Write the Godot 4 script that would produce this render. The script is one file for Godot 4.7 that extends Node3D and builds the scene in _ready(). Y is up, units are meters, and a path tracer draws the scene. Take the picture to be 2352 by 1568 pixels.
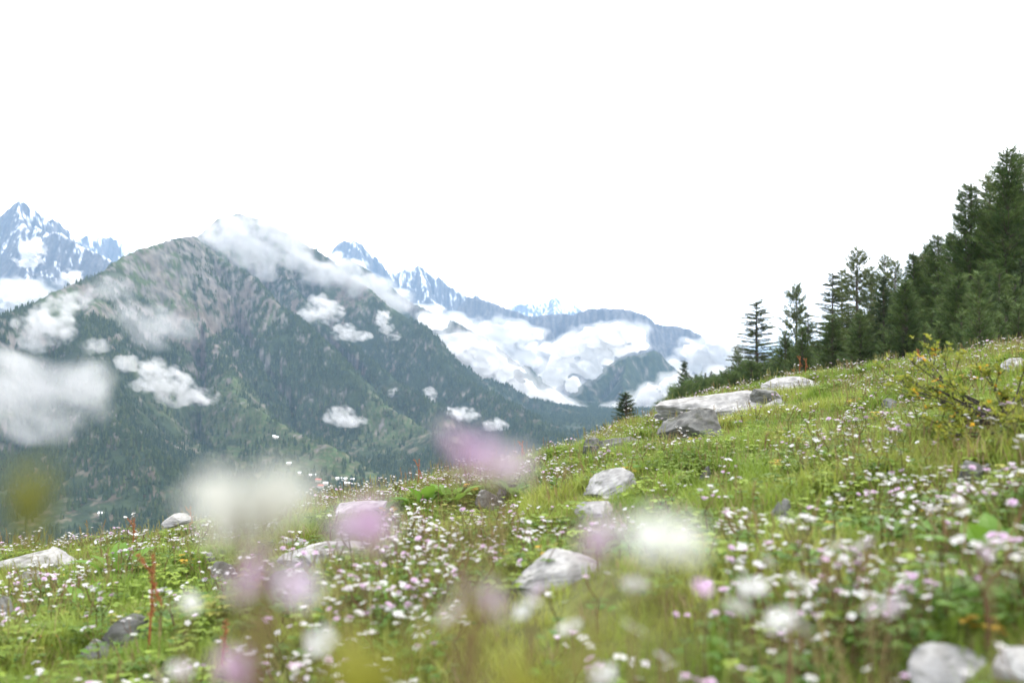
extends Node3D
# Mountain meadow above a cloudy valley. Metres, y up; the photographer's eye is the origin, looking along -z.

const FOCAL := 2287.0      # focal length in pixels of a 2352 pixel wide picture (35 mm lens on 36 mm)
var rng := RandomNumberGenerator.new()
var names := {}
var mats := {}
var crest := []            # [azimuth deg, crest distance, crest ground height]
var bump := FastNoiseLite.new()
var patch := FastNoiseLite.new()
var rocks_at := []         # [Vector3, radius] of every rock, to keep plants off them


func _ready() -> void:
	# ------------------------------------------------------------------ camera, sky, sun, exposure
	var cam := Camera3D.new()
	cam.name = "camera"
	cam.fov = 37.85
	cam.near = 0.05
	cam.far = 60000.0
	var lens := CameraAttributesPhysical.new()
	lens.frustum_focal_length = 35.0
	lens.frustum_near = 0.05
	lens.frustum_far = 60000.0
	lens.frustum_focus_distance = 10.0
	lens.exposure_aperture = 2.7
	cam.attributes = lens
	add_child(cam)
	cam.current = true

	var env := Environment.new()
	env.background_mode = Environment.BG_SKY
	var sm := ProceduralSkyMaterial.new()
	sm.sky_top_color = Color(0.985, 0.99, 1.0)
	sm.sky_horizon_color = Color(1.0, 1.0, 1.0)
	sm.sky_curve = 0.2
	sm.ground_bottom_color = Color(0.34, 0.37, 0.34)
	sm.ground_horizon_color = Color(0.55, 0.58, 0.58)
	sm.sky_energy_multiplier = 1.15
	sm.ground_energy_multiplier = 1.0
	var sky := Sky.new()
	sky.sky_material = sm
	env.sky = sky
	env.tonemap_mode = Environment.TONE_MAPPER_LINEAR
	env.tonemap_exposure = 3.15
	env.fog_enabled = true
	env.fog_density = 0.000034
	env.fog_light_color = Color(0.68, 0.835, 1.0)
	env.sdfgi_enabled = true
	env.ssao_enabled = true
	env.ssil_enabled = true
	var we := WorldEnvironment.new()
	we.name = "world_environment"
	we.environment = env
	add_child(we)

	var sun := DirectionalLight3D.new()
	sun.name = "sun"
	sun.light_energy = 0.5
	sun.light_color = Color(1.0, 0.96, 0.9)
	sun.light_angular_distance = 12.0
	sun.shadow_enabled = true
	sun.basis = Basis.looking_at(-Vector3(0.55, 0.95, -0.6).normalized(), Vector3.UP)
	add_child(sun)

	setup_noise()
	setup_materials()
	build_meadow()
	build_mountains()
	build_rocks()
	build_forest()
	build_bird()
	build_houses()
	build_plants()
	build_flowers()
	build_clouds()


# ---------------------------------------------------------------------- helpers
func numbered(called: String) -> String:
	var n: int = names.get(called, 0)
	names[called] = n + 1
	return called if n == 0 else "%s_%03d" % [called, n]


func tag(o: Node3D, label: String, category := "", group := "", kind := "") -> void:
	if label: o.set_meta("label", label)
	if category: o.set_meta("category", category)
	if group: o.set_meta("group", group)
	if kind: o.set_meta("kind", kind)


func thing(called: String, at := Vector3.ZERO, turn := 0.0) -> Node3D:
	var o := Node3D.new()
	o.name = numbered(called)
	add_child(o)
	o.position = at
	o.rotation.y = turn
	return o


func part(called: String, mesh: Mesh, m: Material, parent: Node) -> MeshInstance3D:
	var o := MeshInstance3D.new()
	o.name = called if parent != self else numbered(called)
	o.mesh = mesh
	if m: o.material_override = m
	parent.add_child(o, true)
	return o


func spot(px: float, py: float, d: float) -> Vector3:
	return Vector3((px - 1176.0) / FOCAL * d, (784.0 - py) / FOCAL * d, -d)


func soup(v: PackedVector3Array, c: PackedColorArray, n := PackedVector3Array(), idx := PackedInt32Array(), uv := PackedVector2Array()) -> ArrayMesh:
	var a := []
	a.resize(Mesh.ARRAY_MAX)
	a[Mesh.ARRAY_VERTEX] = v
	if c.size(): a[Mesh.ARRAY_COLOR] = c
	if n.size(): a[Mesh.ARRAY_NORMAL] = n
	if idx.size(): a[Mesh.ARRAY_INDEX] = idx
	if uv.size(): a[Mesh.ARRAY_TEX_UV] = uv
	var m := ArrayMesh.new()
	m.add_surface_from_arrays(Mesh.PRIMITIVE_TRIANGLES, a)
	return m


func fbm(freq: float, octaves: int, sd: int, ridged := false) -> FastNoiseLite:
	var n := FastNoiseLite.new()
	n.noise_type = FastNoiseLite.TYPE_SIMPLEX_SMOOTH
	n.frequency = freq
	n.seed = sd
	n.fractal_type = FastNoiseLite.FRACTAL_RIDGED if ridged else FastNoiseLite.FRACTAL_FBM
	n.fractal_octaves = octaves
	return n


func setup_noise() -> void:
	bump = fbm(0.55, 3, 11)
	patch = fbm(0.7, 3, 23)
	# azimuth (degrees, right positive), distance of the brow, height of its ground
	var rows := [[0, 1310, 7.0], [165, 1294, 7.0], [300, 1268, 7.0], [420, 1244, 7.2], [560, 1216, 7.2], [700, 1191, 7.2], [800, 1165, 7.4], [950, 1139, 7.6],
		[1080, 1116, 7.8], [1180, 1098, 8.0], [1290, 1058, 8.6], [1380, 1018, 9.4], [1500, 972, 11.0], [1600, 932, 12.5], [1720, 900, 13.5], [1820, 882, 13.5], [1900, 870, 13.0],
		[2000, 860, 12.5], [2150, 840, 12.0], [2250, 815, 11.5], [2352, 800, 11.0]]
	crest.append([-180.0, 7.0, -2.2])
	crest.append([-60.0, 7.0, -2.7])
	for r in rows:
		var az := rad_to_deg(atan((r[0] - 1176.0) / FOCAL))
		var dd: float = r[2] * cos(deg_to_rad(az))
		crest.append([az, r[2], (784.0 - r[1]) / FOCAL * dd])
	crest.append([45.0, 11.0, 1.0])
	crest.append([80.0, 14.0, 2.5])
	crest.append([180.0, 14.0, 1.0])


func brow(az: float) -> Vector2:
	for i in range(1, crest.size()):
		if az <= crest[i][0]:
			var t: float = (az - crest[i - 1][0]) / (crest[i][0] - crest[i - 1][0])
			return Vector2(lerpf(crest[i - 1][1], crest[i][1], t), lerpf(crest[i - 1][2], crest[i][2], t))
	return Vector2(11, 1)


func ground(x: float, z: float) -> float:
	var r := sqrt(x * x + z * z)
	var az := rad_to_deg(atan2(x, -z))
	var b := brow(az)
	var y: float
	if r < b.x:
		y = lerpf(-0.62, b.y, r / b.x)
	else:
		var o := r - b.x
		var steep := sqrt(o * o * 0.5 + 4.0) - 2.0
		var drop_far := 900.0
		if az > 8.0:
			drop_far = 6.0 + maxf(0.0, 20.0 - az) * 1.9 + maxf(0.0, 11.0 - az) * 60.0
		y = b.y - drop_far * (1.0 - exp(-steep / drop_far)) - 0.05 * o * clampf(1.0 - (az - 4.0) / 14.0, 0.0, 1.0)
	var k := clampf(r / 2.5, 0.25, 1.0)
	return y + bump.get_noise_2d(x, z) * 0.13 * k + bump.get_noise_2d(x * 3.3 + 70.0, z * 3.3) * 0.045 * k


func meadow_hit(px: float, py: float) -> Vector3:
	# where the line of sight through that point of the photograph meets the meadow
	var dir := spot(px, py, 1.0)
	var d := 0.7
	while d < 16.0:
		var p := dir * d
		if ground(p.x, p.z) >= p.y:
			return Vector3(p.x, ground(p.x, p.z), p.z)
		d += 0.03
	var az := rad_to_deg(atan((px - 1176.0) / FOCAL))
	var q := dir.normalized() * brow(az).x
	return Vector3(q.x, ground(q.x, q.z), q.z)


# ---------------------------------------------------------------------- materials
func noise_tex(freq: float, octaves: int, sd: int, lo: Color, hi: Color, size := 512) -> NoiseTexture2D:
	var t := NoiseTexture2D.new()
	t.width = size
	t.height = size
	t.seamless = true
	t.noise = fbm(freq, octaves, sd)
	var g := Gradient.new()
	g.set_color(0, lo)
	g.set_color(1, hi)
	t.color_ramp = g
	return t


func bump_tex(freq: float, octaves: int, sd: int, strength: float, size := 512, ridged := false) -> NoiseTexture2D:
	var t := NoiseTexture2D.new()
	t.width = size
	t.height = size
	t.seamless = true
	t.noise = fbm(freq, octaves, sd, ridged)
	t.as_normal_map = true
	t.bump_strength = strength
	return t


func mat(called: String, c: Color, rough := 0.85, vertex := true, back := Color.BLACK, spec := 0.3) -> StandardMaterial3D:
	var m := StandardMaterial3D.new()
	m.resource_name = called
	m.albedo_color = c
	m.roughness = rough
	m.metallic_specular = spec
	m.vertex_color_use_as_albedo = vertex
	if back != Color.BLACK:
		m.backlight_enabled = true
		m.backlight = back
	mats[called] = m
	return m


func triplanar(m: StandardMaterial3D, scale: float) -> void:
	m.uv1_triplanar = true
	m.uv1_world_triplanar = true
	m.uv1_scale = Vector3.ONE * scale


func setup_materials() -> void:
	var m := mat("soil", Color.WHITE, 0.95)
	m.albedo_texture = noise_tex(0.02, 5, 3, Color(0.55, 0.55, 0.5), Color(1, 1, 1))
	triplanar(m, 0.9)
	m = mat("mountain", Color.WHITE, 0.95, true, Color.BLACK, 0.1)
	m.albedo_texture = noise_tex(0.012, 6, 5, Color(0.62, 0.62, 0.64), Color(1, 1, 1))
	m.normal_enabled = true
	m.normal_texture = bump_tex(0.012, 6, 8, 10.0)
	m.normal_scale = 1.0
	triplanar(m, 0.004)
	m = mat("rock", Color.WHITE, 0.9)
	m.albedo_texture = noise_tex(0.016, 6, 31, Color(0.58, 0.58, 0.58), Color(1, 1, 1))
	m.normal_enabled = true
	m.normal_texture = bump_tex(0.012, 6, 32, 7.0)
	triplanar(m, 1.1)
	mat("bark", Color.WHITE, 0.95)
	mat("needles", Color.WHITE, 0.7, true, Color(0.5, 0.5, 0.5), 0.25)
	mat("far_needles", Color.WHITE, 0.9, true, Color.BLACK, 0.1)
	mat("leaf", Color.WHITE, 0.6, true, Color(0.9, 0.9, 0.9), 0.3)
	mat("petal", Color.WHITE, 0.7, true, Color(0.8, 0.8, 0.8), 0.2)
	mat("stem", Color.WHITE, 0.8, true, Color(0.3, 0.3, 0.3), 0.2)
	mat("cloud_core", Color(0.99, 0.99, 0.99), 1.0, false, Color(1.3, 1.3, 1.3), 0.0)
	mat("wall_paint", Color.WHITE, 0.9)
	mat("roofing", Color.WHITE, 0.6)


# ---------------------------------------------------------------------- the meadow
func build_meadow() -> void:
	var v := PackedVector3Array()
	var c := PackedColorArray()
	var n := PackedVector3Array()
	var idx := PackedInt32Array()
	var nu := 420
	var nv := 190
	for j in nv + 1:
		var t := float(j) / nv
		var r := 0.25 + 16.0 * pow(t / 0.75, 1.25) if t < 0.75 else 16.25 * pow(900.0 / 16.25, (t - 0.75) / 0.25)
		for i in nu + 1:
			var s := float(i) / nu * 2.0 - 1.0
			var az := signf(s) * (absf(s) * 40.0 if absf(s) < 0.8 else 32.0 + (absf(s) - 0.8) / 0.2 * 148.0)
			var a := deg_to_rad(az)
			var x := r * sin(a)
			var z := -r * cos(a)
			var y := ground(x, z)
			v.append(Vector3(x, y, z))
			var e := 0.04 + r * 0.01
			n.append(Vector3(y - ground(x + e, z), e, y - ground(x, z + e)).normalized())
			var g := patch.get_noise_2d(x, z) * 0.5 + 0.5
			var dry := clampf(patch.get_noise_2d(x * 0.8 + 90.0, z * 0.8) * 1.6 + 0.35, 0.0, 1.0)
			var col := Color(0.075, 0.1, 0.02).lerp(Color(0.15, 0.16, 0.045), g * 0.7 + dry * 0.3)
			col = col.lerp(Color(0.11, 0.085, 0.05), clampf(bump.get_noise_2d(x * 4.0, z * 4.0) * 1.5 - 0.35, 0.0, 0.6))
			c.append(col)
	for j in nv:
		for i in nu:
			var p := j * (nu + 1) + i
			idx.append_array([p, p + nu + 1, p + 1, p + 1, p + nu + 1, p + nu + 2])
	var o := part("meadow_ground", soup(v, c, n, idx), mats.soil, self)
	tag(o, "sloping alpine meadow ground under the grass and flowers", "ground", "", "structure")
	var sheet := PlaneMesh.new()
	sheet.size = Vector2(50000, 50000)
	var floor_mat := mat("valley", Color(0.24, 0.29, 0.2), 0.95, false)
	var f := part("valley_floor", sheet, floor_mat, self)
	f.position = Vector3(0, -620, 0)
	tag(f, "valley floor far below the meadow, hidden in haze", "ground", "", "structure")


# ---------------------------------------------------------------------- mountains
var near_grid := {}

func ridge(rows: Array) -> PackedVector3Array:
	var out := PackedVector3Array()
	for r in rows:
		out.append(spot(r[0], r[1], r[2]))
	return out


func build_range(cfg: Dictionary) -> Dictionary:
	var nu: int = cfg.nu
	var nv: int = cfg.nv
	var k1: float = cfg.k1
	var k2: float = cfg.k2
	var k3: float = cfg.k3
	var base: float = cfg.base
	var soft: float = cfg.get("soft", 8.0)
	var rib: float = cfg.rib
	var rough: float = cfg.rough
	var ax := PackedFloat32Array()
	var az_ := PackedFloat32Array()
	var ay := PackedFloat32Array()
	var bx := PackedFloat32Array()
	var bz := PackedFloat32Array()
	var by := PackedFloat32Array()
	var off := PackedFloat32Array()
	var al := PackedFloat32Array()
	var run := 0.0
	for line: PackedVector3Array in cfg.ridges:
		for i in line.size() - 1:
			ax.append(line[i].x)
			ay.append(line[i].y)
			az_.append(line[i].z)
			bx.append(line[i + 1].x - line[i].x)
			by.append(line[i + 1].y - line[i].y)
			bz.append(line[i + 1].z - line[i].z)
			off.append(run)
			al.append(Vector2(line[i].x, line[i].z).length())
			run += Vector2(line[i + 1].x - line[i].x, line[i + 1].z - line[i].z).length()
		run += 5000.0
	var ns := ax.size()
	var rb := fbm(1.0 / (rib * 5.0), 4, cfg.sd + 1)
	var wide := fbm(1.0 / (rough * 9.0), 5, cfg.sd + 2)
	var fine := fbm(1.0 / (rough * 2.2), 4, cfg.sd + 3, true)
	var warp := fbm(1.0 / (rough * 14.0), 2, cfg.sd + 4)
	var pos := PackedVector3Array()
	var dist := PackedFloat32Array()
	var w := nu + 1
	pos.resize(w * (nv + 1))
	dist.resize(w * (nv + 1))
	var a0 := deg_to_rad(cfg.az0)
	var a1 := deg_to_rad(cfg.az1)
	for j in nv + 1:
		var r: float = cfg.r0 * pow(cfg.r1 / cfg.r0, float(j) / nv)
		for i in w:
			var a := lerpf(a0, a1, float(i) / nu)
			var x := r * sin(a)
			var z := -r * cos(a)
			var wx := x + warp.get_noise_2d(x, z) * rough * 0.6
			var wz := z + warp.get_noise_2d(z + 9000.0, x) * rough * 0.6
			var best := -1e9
			var bd := 0.0
			var bs := 0.0
			for s in ns:
				var dx := wx - ax[s]
				var dz := wz - az_[s]
				var ex := bx[s]
				var ez := bz[s]
				var t := clampf((dx * ex + dz * ez) / (ex * ex + ez * ez), 0.0, 1.0)
				dx -= ex * t
				dz -= ez * t
				var d := sqrt(dx * dx + dz * dz + soft * soft) - soft
				var h := ay[s] + by[s] * t - d * k1 - maxf(0.0, (dx * ax[s] + dz * az_[s]) / al[s]) * 0.65
				if h > best:
					h -= k2 * (1.0 - exp(-d / k3))
					if h > best:
						best = h
						bd = d
						bs = off[s] + t * sqrt(ex * ex + ez * ez)
			var side := rb.get_noise_2d(bs, bd * 0.32)
			best += (side - 0.3) * minf(bd, rib * 4.0) * float(cfg.get("groove", 0.6))
			best += (wide.get_noise_2d(x, z) - 0.3) * minf(bd * 0.35, rough * 2.6)
			best += (fine.get_noise_2d(x, z) - 0.3) * rough * (0.16 + 0.3 * clampf(bd / (rough * 6.0), 0.0, 1.0)) * float(cfg.get("jag", 1.0))
			if best < base + 120.0:
				best = base + 120.0 * exp((best - base - 120.0) / 120.0)
			pos[j * w + i] = Vector3(x, best, z)
			dist[j * w + i] = bd
	var nor := PackedVector3Array()
	nor.resize(pos.size())
	for j in nv + 1:
		for i in w:
			var e := pos[j * w + mini(i + 1, nu)] - pos[j * w + maxi(i - 1, 0)]
			var f := pos[mini(j + 1, nv) * w + i] - pos[maxi(j - 1, 0) * w + i]
			nor[j * w + i] = e.cross(f).normalized()
	var idx := PackedInt32Array()
	idx.resize(nu * nv * 6)
	var q := 0
	for j in nv:
		for i in nu:
			var p := j * w + i
			idx[q] = p
			idx[q + 1] = p + w
			idx[q + 2] = p + 1
			idx[q + 3] = p + 1
			idx[q + 4] = p + w
			idx[q + 5] = p + w + 1
			q += 6
	return {"pos": pos, "nor": nor, "idx": idx, "dist": dist, "w": w, "nu": nu, "nv": nv, "cfg": cfg}


func finish_range(called: String, g: Dictionary, col: PackedColorArray, label: String) -> void:
	var o := part(called, soup(g.pos, col, g.nor, g.idx), mats.mountain, self)
	tag(o, label, "mountain", "", "structure")


func sstep(a: float, b: float, x: float) -> float:
	return smoothstep(a, b, x)


func build_mountains() -> void:
	# the near mountain across the valley
	var sky_left := ridge([[-140, 790, 2500], [0, 727, 2750], [49, 702, 2900], [110, 671, 3050], [224, 626, 3300], [323, 572, 3600], [396, 549, 3800], [450, 540, 4000]])
	var front := ridge([[450, 540, 4000], [465, 552, 4020], [511, 590, 3950], [571, 631, 3850], [640, 700, 3650], [760, 805, 3400], [860, 905, 3150], [960, 985, 2900], [1080, 1062, 2550]])
	var second := ridge([[430, 560, 4900], [511, 502, 5150], [545, 488, 5200], [606, 506, 5200], [666, 536, 5100], [716, 568, 5000], [748, 591, 4920], [792, 630, 4780], [868, 678, 4550], [934, 730, 4330], [988, 763, 4150],
		[1033, 839, 3950], [1093, 888, 3750], [1130, 908, 3600], [1223, 950, 3300], [1250, 985, 3150], [1330, 1060, 2800]])
	var spur := ridge([[450, 545, 4000], [430, 650, 3700], [480, 790, 3300], [560, 905, 2950], [660, 985, 2650], [770, 1045, 2400]])
	var spur2 := ridge([[224, 630, 3300], [200, 760, 2800], [230, 900, 2350], [330, 1040, 2050]])
	var rib3 := ridge([[655, 580, 5000], [650, 640, 4700], [740, 740, 4200], [840, 830, 3800], [1000, 930, 3300]])
	var g := build_range({"az0": -31.0, "az1": 9.5, "r0": 1500.0, "r1": 6200.0, "nu": 600, "nv": 380, "k1": 0.57, "k2": 150.0, "k3": 300.0, "base": -350.0, "rib": 85.0, "rough": 46.0, "sd": 40, "groove": 0.2, "soft": 16.0,
		"ridges": [sky_left, front, second, spur, spur2, rib3]})
	near_grid = g
	var n1 := fbm(1.0 / 420.0, 4, 71)
	var n2 := fbm(1.0 / 70.0, 5, 72)
	var n3 := fbm(1.0 / 700.0, 3, 73)
	var n4 := fbm(1.0 / 26.0, 3, 74)
	var face := spot(390, 660, 3800)
	var col := PackedColorArray()
	var wood := PackedFloat32Array()
	col.resize(g.pos.size())
	wood.resize(g.pos.size())
	var fields := [spot(620, 1000, 2650), spot(500, 900, 2900), spot(960, 1020, 3000), spot(760, 1040, 2450)]
	for i in g.pos.size():
		var p: Vector3 = g.pos[i]
		var nrm: Vector3 = g.nor[i]
		var steep := 1.0 - nrm.y
		var a := n1.get_noise_2d(p.x, p.z)
		var b := n2.get_noise_2d(p.x, p.z * 0.7 - p.y * 0.7)
		var cc := n4.get_noise_2d(p.x, p.z - p.y)
		var onface := clampf(1.0 - Vector2(p.x - face.x, (p.z - face.z) * 0.55).length() / 620.0, 0.0, 1.0)
		var rock := sstep(0.02, 0.3, b * 1.0 + cc * 0.75 + a * 0.45 + (steep - 0.26) * 0.6 + onface * 0.32 + (p.y - 100.0) / 1000.0 - 0.13)
		var field := 0.0
		for q: Vector3 in fields:
			field = maxf(field, 1.0 - Vector2(p.x - q.x, p.z - q.z).length() / 300.0)
		field = sstep(0.1, 0.5, field + b * 0.5 + a * 0.3)
		var grass := sstep(-0.1, 0.25, n3.get_noise_2d(p.x + 500.0, p.z) + b * 0.25 + (p.y - 250.0) / 900.0 + field * 0.6)
		var green := Color(0.04, 0.056, 0.029).lerp(Color(0.066, 0.09, 0.04), grass)
		if field > 0.05:
			var step_ := fposmod(p.y + b * 6.0, 9.0) / 9.0
			green = green.lerp(Color(0.06, 0.086, 0.034) if step_ > 0.3 else Color(0.11, 0.11, 0.07), field * 0.75)
		var stone := Color(0.085, 0.08, 0.076).lerp(Color(0.21, 0.195, 0.18), clampf(cc * 1.3 + b * 0.6 + 0.4, 0.0, 1.0)).lerp(Color(0.18, 0.135, 0.11), clampf(a * 1.2, 0.0, 0.6))
		if p.y < -120.0:
			green = green.lerp(Color(0.15, 0.125, 0.095), sstep(0.0, 0.35, cc * 0.6 + b * 0.8 - grass * 0.2) * clampf((-120.0 - p.y) / 120.0, 0.0, 1.0) * 0.8)
		col[i] = green.lerp(stone, rock * 0.82)
		wood[i] = clampf((1.0 - rock * 1.15) * sstep(0.45, -0.1, grass - 0.5 + b * 0.6 + (p.y - 120.0) / 700.0) * (1.0 - field * 0.7) * sstep(-0.35, 0.05, a + b * 0.6 + 0.18), 0.0, 1.0) if p.y > -352.0 else 0.0
	finish_range("near_mountain", g, col, "big green and grey rocky mountain across the valley, forested below")
	plant_far_forest(g, wood)

	# the ridge just behind it, half in cloud
	var back := ridge([[800, 590, 6600], [870, 640, 6600], [939, 692, 6600], [1000, 719, 6500], [1049, 738, 6400], [1084, 760, 6400], [1112, 774, 6300], [1131, 790, 6300], [1157, 815, 6200], [1185, 834, 6100], [1212, 859, 6000], [1250, 875, 5900], [1284, 895, 5900], [1340, 960, 5800]])
	g = build_range({"az0": -12.0, "az1": 8.0, "r0": 4900.0, "r1": 7400.0, "nu": 260, "nv": 110, "k1": 0.5, "k2": 150.0, "k3": 300.0, "base": -420.0, "rib": 70.0, "rough": 50.0, "sd": 90, "ridges": [back]})
	finish_range("cloudy_ridge", g, wooded_colours(g, 0.1), "dark wooded ridge half hidden by cloud behind the big mountain")
	# the forested hill in the gap of the valley
	var hill := ridge([[1310, 910, 5800], [1409, 829, 6100], [1444, 817, 6200], [1458, 815, 6250], [1499, 804, 6350], [1513, 809, 6400], [1529, 826, 6450], [1545, 840, 6500], [1620, 900, 6600], [1700, 960, 6600]])
	var hillspur := ridge([[1444, 817, 6200], [1430, 880, 5700], [1440, 960, 5300]])
	g = build_range({"az0": 2.0, "az1": 14.5, "r0": 4700.0, "r1": 7400.0, "nu": 210, "nv": 130, "k1": 0.62, "k2": 120.0, "k3": 300.0, "base": -520.0, "rib": 60.0, "rough": 42.0, "sd": 120, "jag": 0.7, "ridges": [hill, hillspur]})
	finish_range("wooded_hill", g, wooded_colours(g, -0.2), "blue green wooded hill rising from the cloud in the valley gap")
	# the long blue range
	var blue := ridge([[1030, 720, 10500], [1080, 678, 10500], [1131, 695, 10400], [1163, 709, 10300], [1185, 713, 10200], [1207, 725, 10100], [1234, 725, 10000], [1256, 722, 10000], [1294, 719, 9900], [1316, 723, 9800], [1335, 714, 9700],
		[1365, 707, 9700], [1387, 707, 9700], [1406, 708, 9700], [1431, 708, 9600], [1455, 715, 9600], [1480, 722, 9500], [1496, 733, 9500], [1507, 742, 9500], [1523, 747, 9400], [1545, 745, 9400], [1567, 752, 9400], [1586, 755, 9300], [1605, 768, 9300],
		[1616, 778, 9300], [1633, 771, 9400], [1649, 777, 9400], [1720, 800, 9500], [1800, 830, 9600]])
	var blue2 := ridge([[1256, 722, 10000], [1230, 800, 8900], [1290, 890, 8000]])
	var blue3 := ridge([[1431, 708, 9600], [1400, 800, 8700]])
	g = build_range({"az0": -6.0, "az1": 17.0, "r0": 7600.0, "r1": 11500.0, "nu": 400, "nv": 130, "k1": 0.42, "k2": 260.0, "k3": 500.0, "base": -500.0, "rib": 75.0, "rough": 60.0, "sd": 150, "jag": 0.8, "ridges": [blue, blue2, blue3]})
	finish_range("blue_range", g, alpine_colours(g, 0.0), "long hazy blue mountain range across the head of the valley")
	# the snowy peaks in the middle
	var snowy := ridge([[700, 640, 12800], [764, 582, 12800], [778, 560, 12700], [797, 551, 12700], [813, 551, 12700], [830, 558, 12600], [852, 582, 12600], [868, 596, 12500], [880, 612, 12500], [893, 623, 12500], [904, 623, 12400], [915, 626, 12400], [934, 619, 12300],
		[951, 617, 12300], [960, 607, 12300], [977, 623, 12300], [997, 640, 12200], [1003, 634, 12200], [1013, 642, 12200], [1024, 656, 12100], [1054, 666, 12000], [1071, 678, 11900], [1087, 683, 11800], [1095, 675, 11800], [1109, 689, 11700], [1131, 694, 11600], [1163, 709, 11500], [1200, 730, 11500]])
	var snowy2 := ridge([[813, 551, 12700], [850, 640, 11700], [930, 720, 10900]])
	var snowy3 := ridge([[960, 607, 12300], [985, 680, 11600], [1060, 740, 10900]])
	g = build_range({"az0": -13.0, "az1": 1.5, "r0": 10300.0, "r1": 13800.0, "nu": 330, "nv": 120, "k1": 0.5, "k2": 300.0, "k3": 420.0, "base": -300.0, "rib": 60.0, "rough": 75.0, "sd": 180, "jag": 1.5, "ridges": [snowy, snowy2, snowy3]})
	finish_range("snowy_peaks", g, alpine_colours(g, 0.55), "jagged blue grey peaks with snow patches above the cloud, left of centre")
	# the white peak behind the blue range
	var white := ridge([[1150, 730, 18000], [1173, 707, 18000], [1196, 696, 18000], [1220, 695, 18000], [1234, 700, 18000], [1250, 687, 18000], [1258, 691, 18000], [1269, 681, 18000], [1283, 688, 18000], [1305, 693, 18000], [1321, 701, 18000], [1345, 720, 18000]])
	var white2 := ridge([[1269, 681, 18000], [1275, 720, 17200]])
	g = build_range({"az0": -1.5, "az1": 5.5, "r0": 16500.0, "r1": 19000.0, "nu": 170, "nv": 80, "k1": 0.6, "k2": 250.0, "k3": 420.0, "base": -200.0, "rib": 80.0, "rough": 85.0, "sd": 210, "jag": 1.4, "ridges": [white, white2]})
	finish_range("white_peak", g, alpine_colours(g, 0.75), "pale snow streaked peak far behind the long blue range")
	# the snow peaks at the left edge
	var left := ridge([[-120, 560, 9800], [-60, 500, 9800], [0, 487, 9800], [16, 481, 9800], [36, 464, 9800], [49, 461, 9800], [60, 463, 9800], [76, 474, 9800], [84, 488, 9800], [101, 494, 9800], [110, 505, 9900], [123, 502, 9900], [142, 513, 10000], [156, 527, 10000], [180, 560, 10000], [230, 620, 10000]])
	var left2 := ridge([[49, 461, 9800], [40, 560, 8900], [60, 640, 8300]])
	var shoulder := ridge([[76, 520, 9300], [104, 533, 9000], [140, 534, 8900], [175, 560, 8800], [208, 574, 8700], [241, 593, 8600], [260, 607, 8500], [330, 660, 8300]])
	g = build_range({"az0": -31.0, "az1": -17.5, "r0": 7400.0, "r1": 11000.0, "nu": 250, "nv": 140, "k1": 0.5, "k2": 320.0, "k3": 430.0, "base": -300.0, "rib": 60.0, "rough": 70.0, "sd": 240, "jag": 1.4, "ridges": [left, left2, shoulder]})
	finish_range("left_snow_peak", g, alpine_colours(g, 0.5), "rugged snow patched peak at the left edge above a brown shoulder")
	var left3 := ridge([[120, 560, 13000], [164, 525, 13000], [186, 522, 13000], [202, 518, 13000], [219, 522, 13000], [232, 531, 13000], [252, 538, 13000], [265, 549, 13000], [273, 560, 13000], [279, 556, 13000], [287, 565, 13000], [297, 556, 13000], [306, 565, 13000], [325, 571, 13000], [400, 620, 13000]])
	g = build_range({"az0": -25.0, "az1": -16.0, "r0": 11800.0, "r1": 14000.0, "nu": 170, "nv": 80, "k1": 0.5, "k2": 300.0, "k3": 420.0, "base": -200.0, "rib": 60.0, "rough": 70.0, "sd": 270, "jag": 1.4, "ridges": [left3]})
	finish_range("glacier_peak", g, alpine_colours(g, 0.8), "snowy serrated ridge with a white snowfield behind the left peak")


func wooded_colours(g: Dictionary, lift: float) -> PackedColorArray:
	var n1 := fbm(1.0 / 260.0, 4, 301)
	var n2 := fbm(1.0 / 60.0, 4, 302)
	var col := PackedColorArray()
	col.resize(g.pos.size())
	for i in g.pos.size():
		var p: Vector3 = g.pos[i]
		var b := n2.get_noise_2d(p.x, p.z - p.y)
		var rock := sstep(0.1, 0.45, n1.get_noise_2d(p.x, p.z) * 0.8 + b * 0.6 + (0.8 - g.nor[i].y) * 0.7 + lift)
		col[i] = Color(0.022, 0.036, 0.018).lerp(Color(0.055, 0.07, 0.03), clampf(b + 0.4, 0.0, 1.0)).lerp(Color(0.22, 0.2, 0.18), rock * 0.8)
	return col


func alpine_colours(g: Dictionary, snow: float) -> PackedColorArray:
	var n1 := fbm(1.0 / 420.0, 4, 311)
	var n2 := fbm(1.0 / 150.0, 6, 312, true)
	var n3 := fbm(1.0 / 60.0, 3, 313)
	var col := PackedColorArray()
	col.resize(g.pos.size())
	for i in g.pos.size():
		var p: Vector3 = g.pos[i]
		var a := n1.get_noise_2d(p.x, p.z + p.y)
		var b := n2.get_noise_2d(p.x + p.y * 0.5, p.z * 0.6)
		var c := n3.get_noise_2d(p.x, p.z + p.y * 0.8)
		var below: float = g.dist[i]
		var rock := Color(0.045, 0.044, 0.045).lerp(Color(0.14, 0.132, 0.124), clampf(c + 0.5, 0.0, 1.0)).lerp(Color(0.05, 0.06, 0.038), sstep(300.0, 900.0, below + a * 300.0) * 0.7)
		var s := 0.0
		if snow > 0.0:
			s = sstep(0.0, 0.16, a * 0.5 + b * 0.55 + c * 0.45 + snow - 0.84 + (g.nor[i].y - 0.62) * 0.9 - below / 1500.0)
		col[i] = rock.lerp(Color(0.84, 0.86, 0.9), s)
	return col


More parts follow.
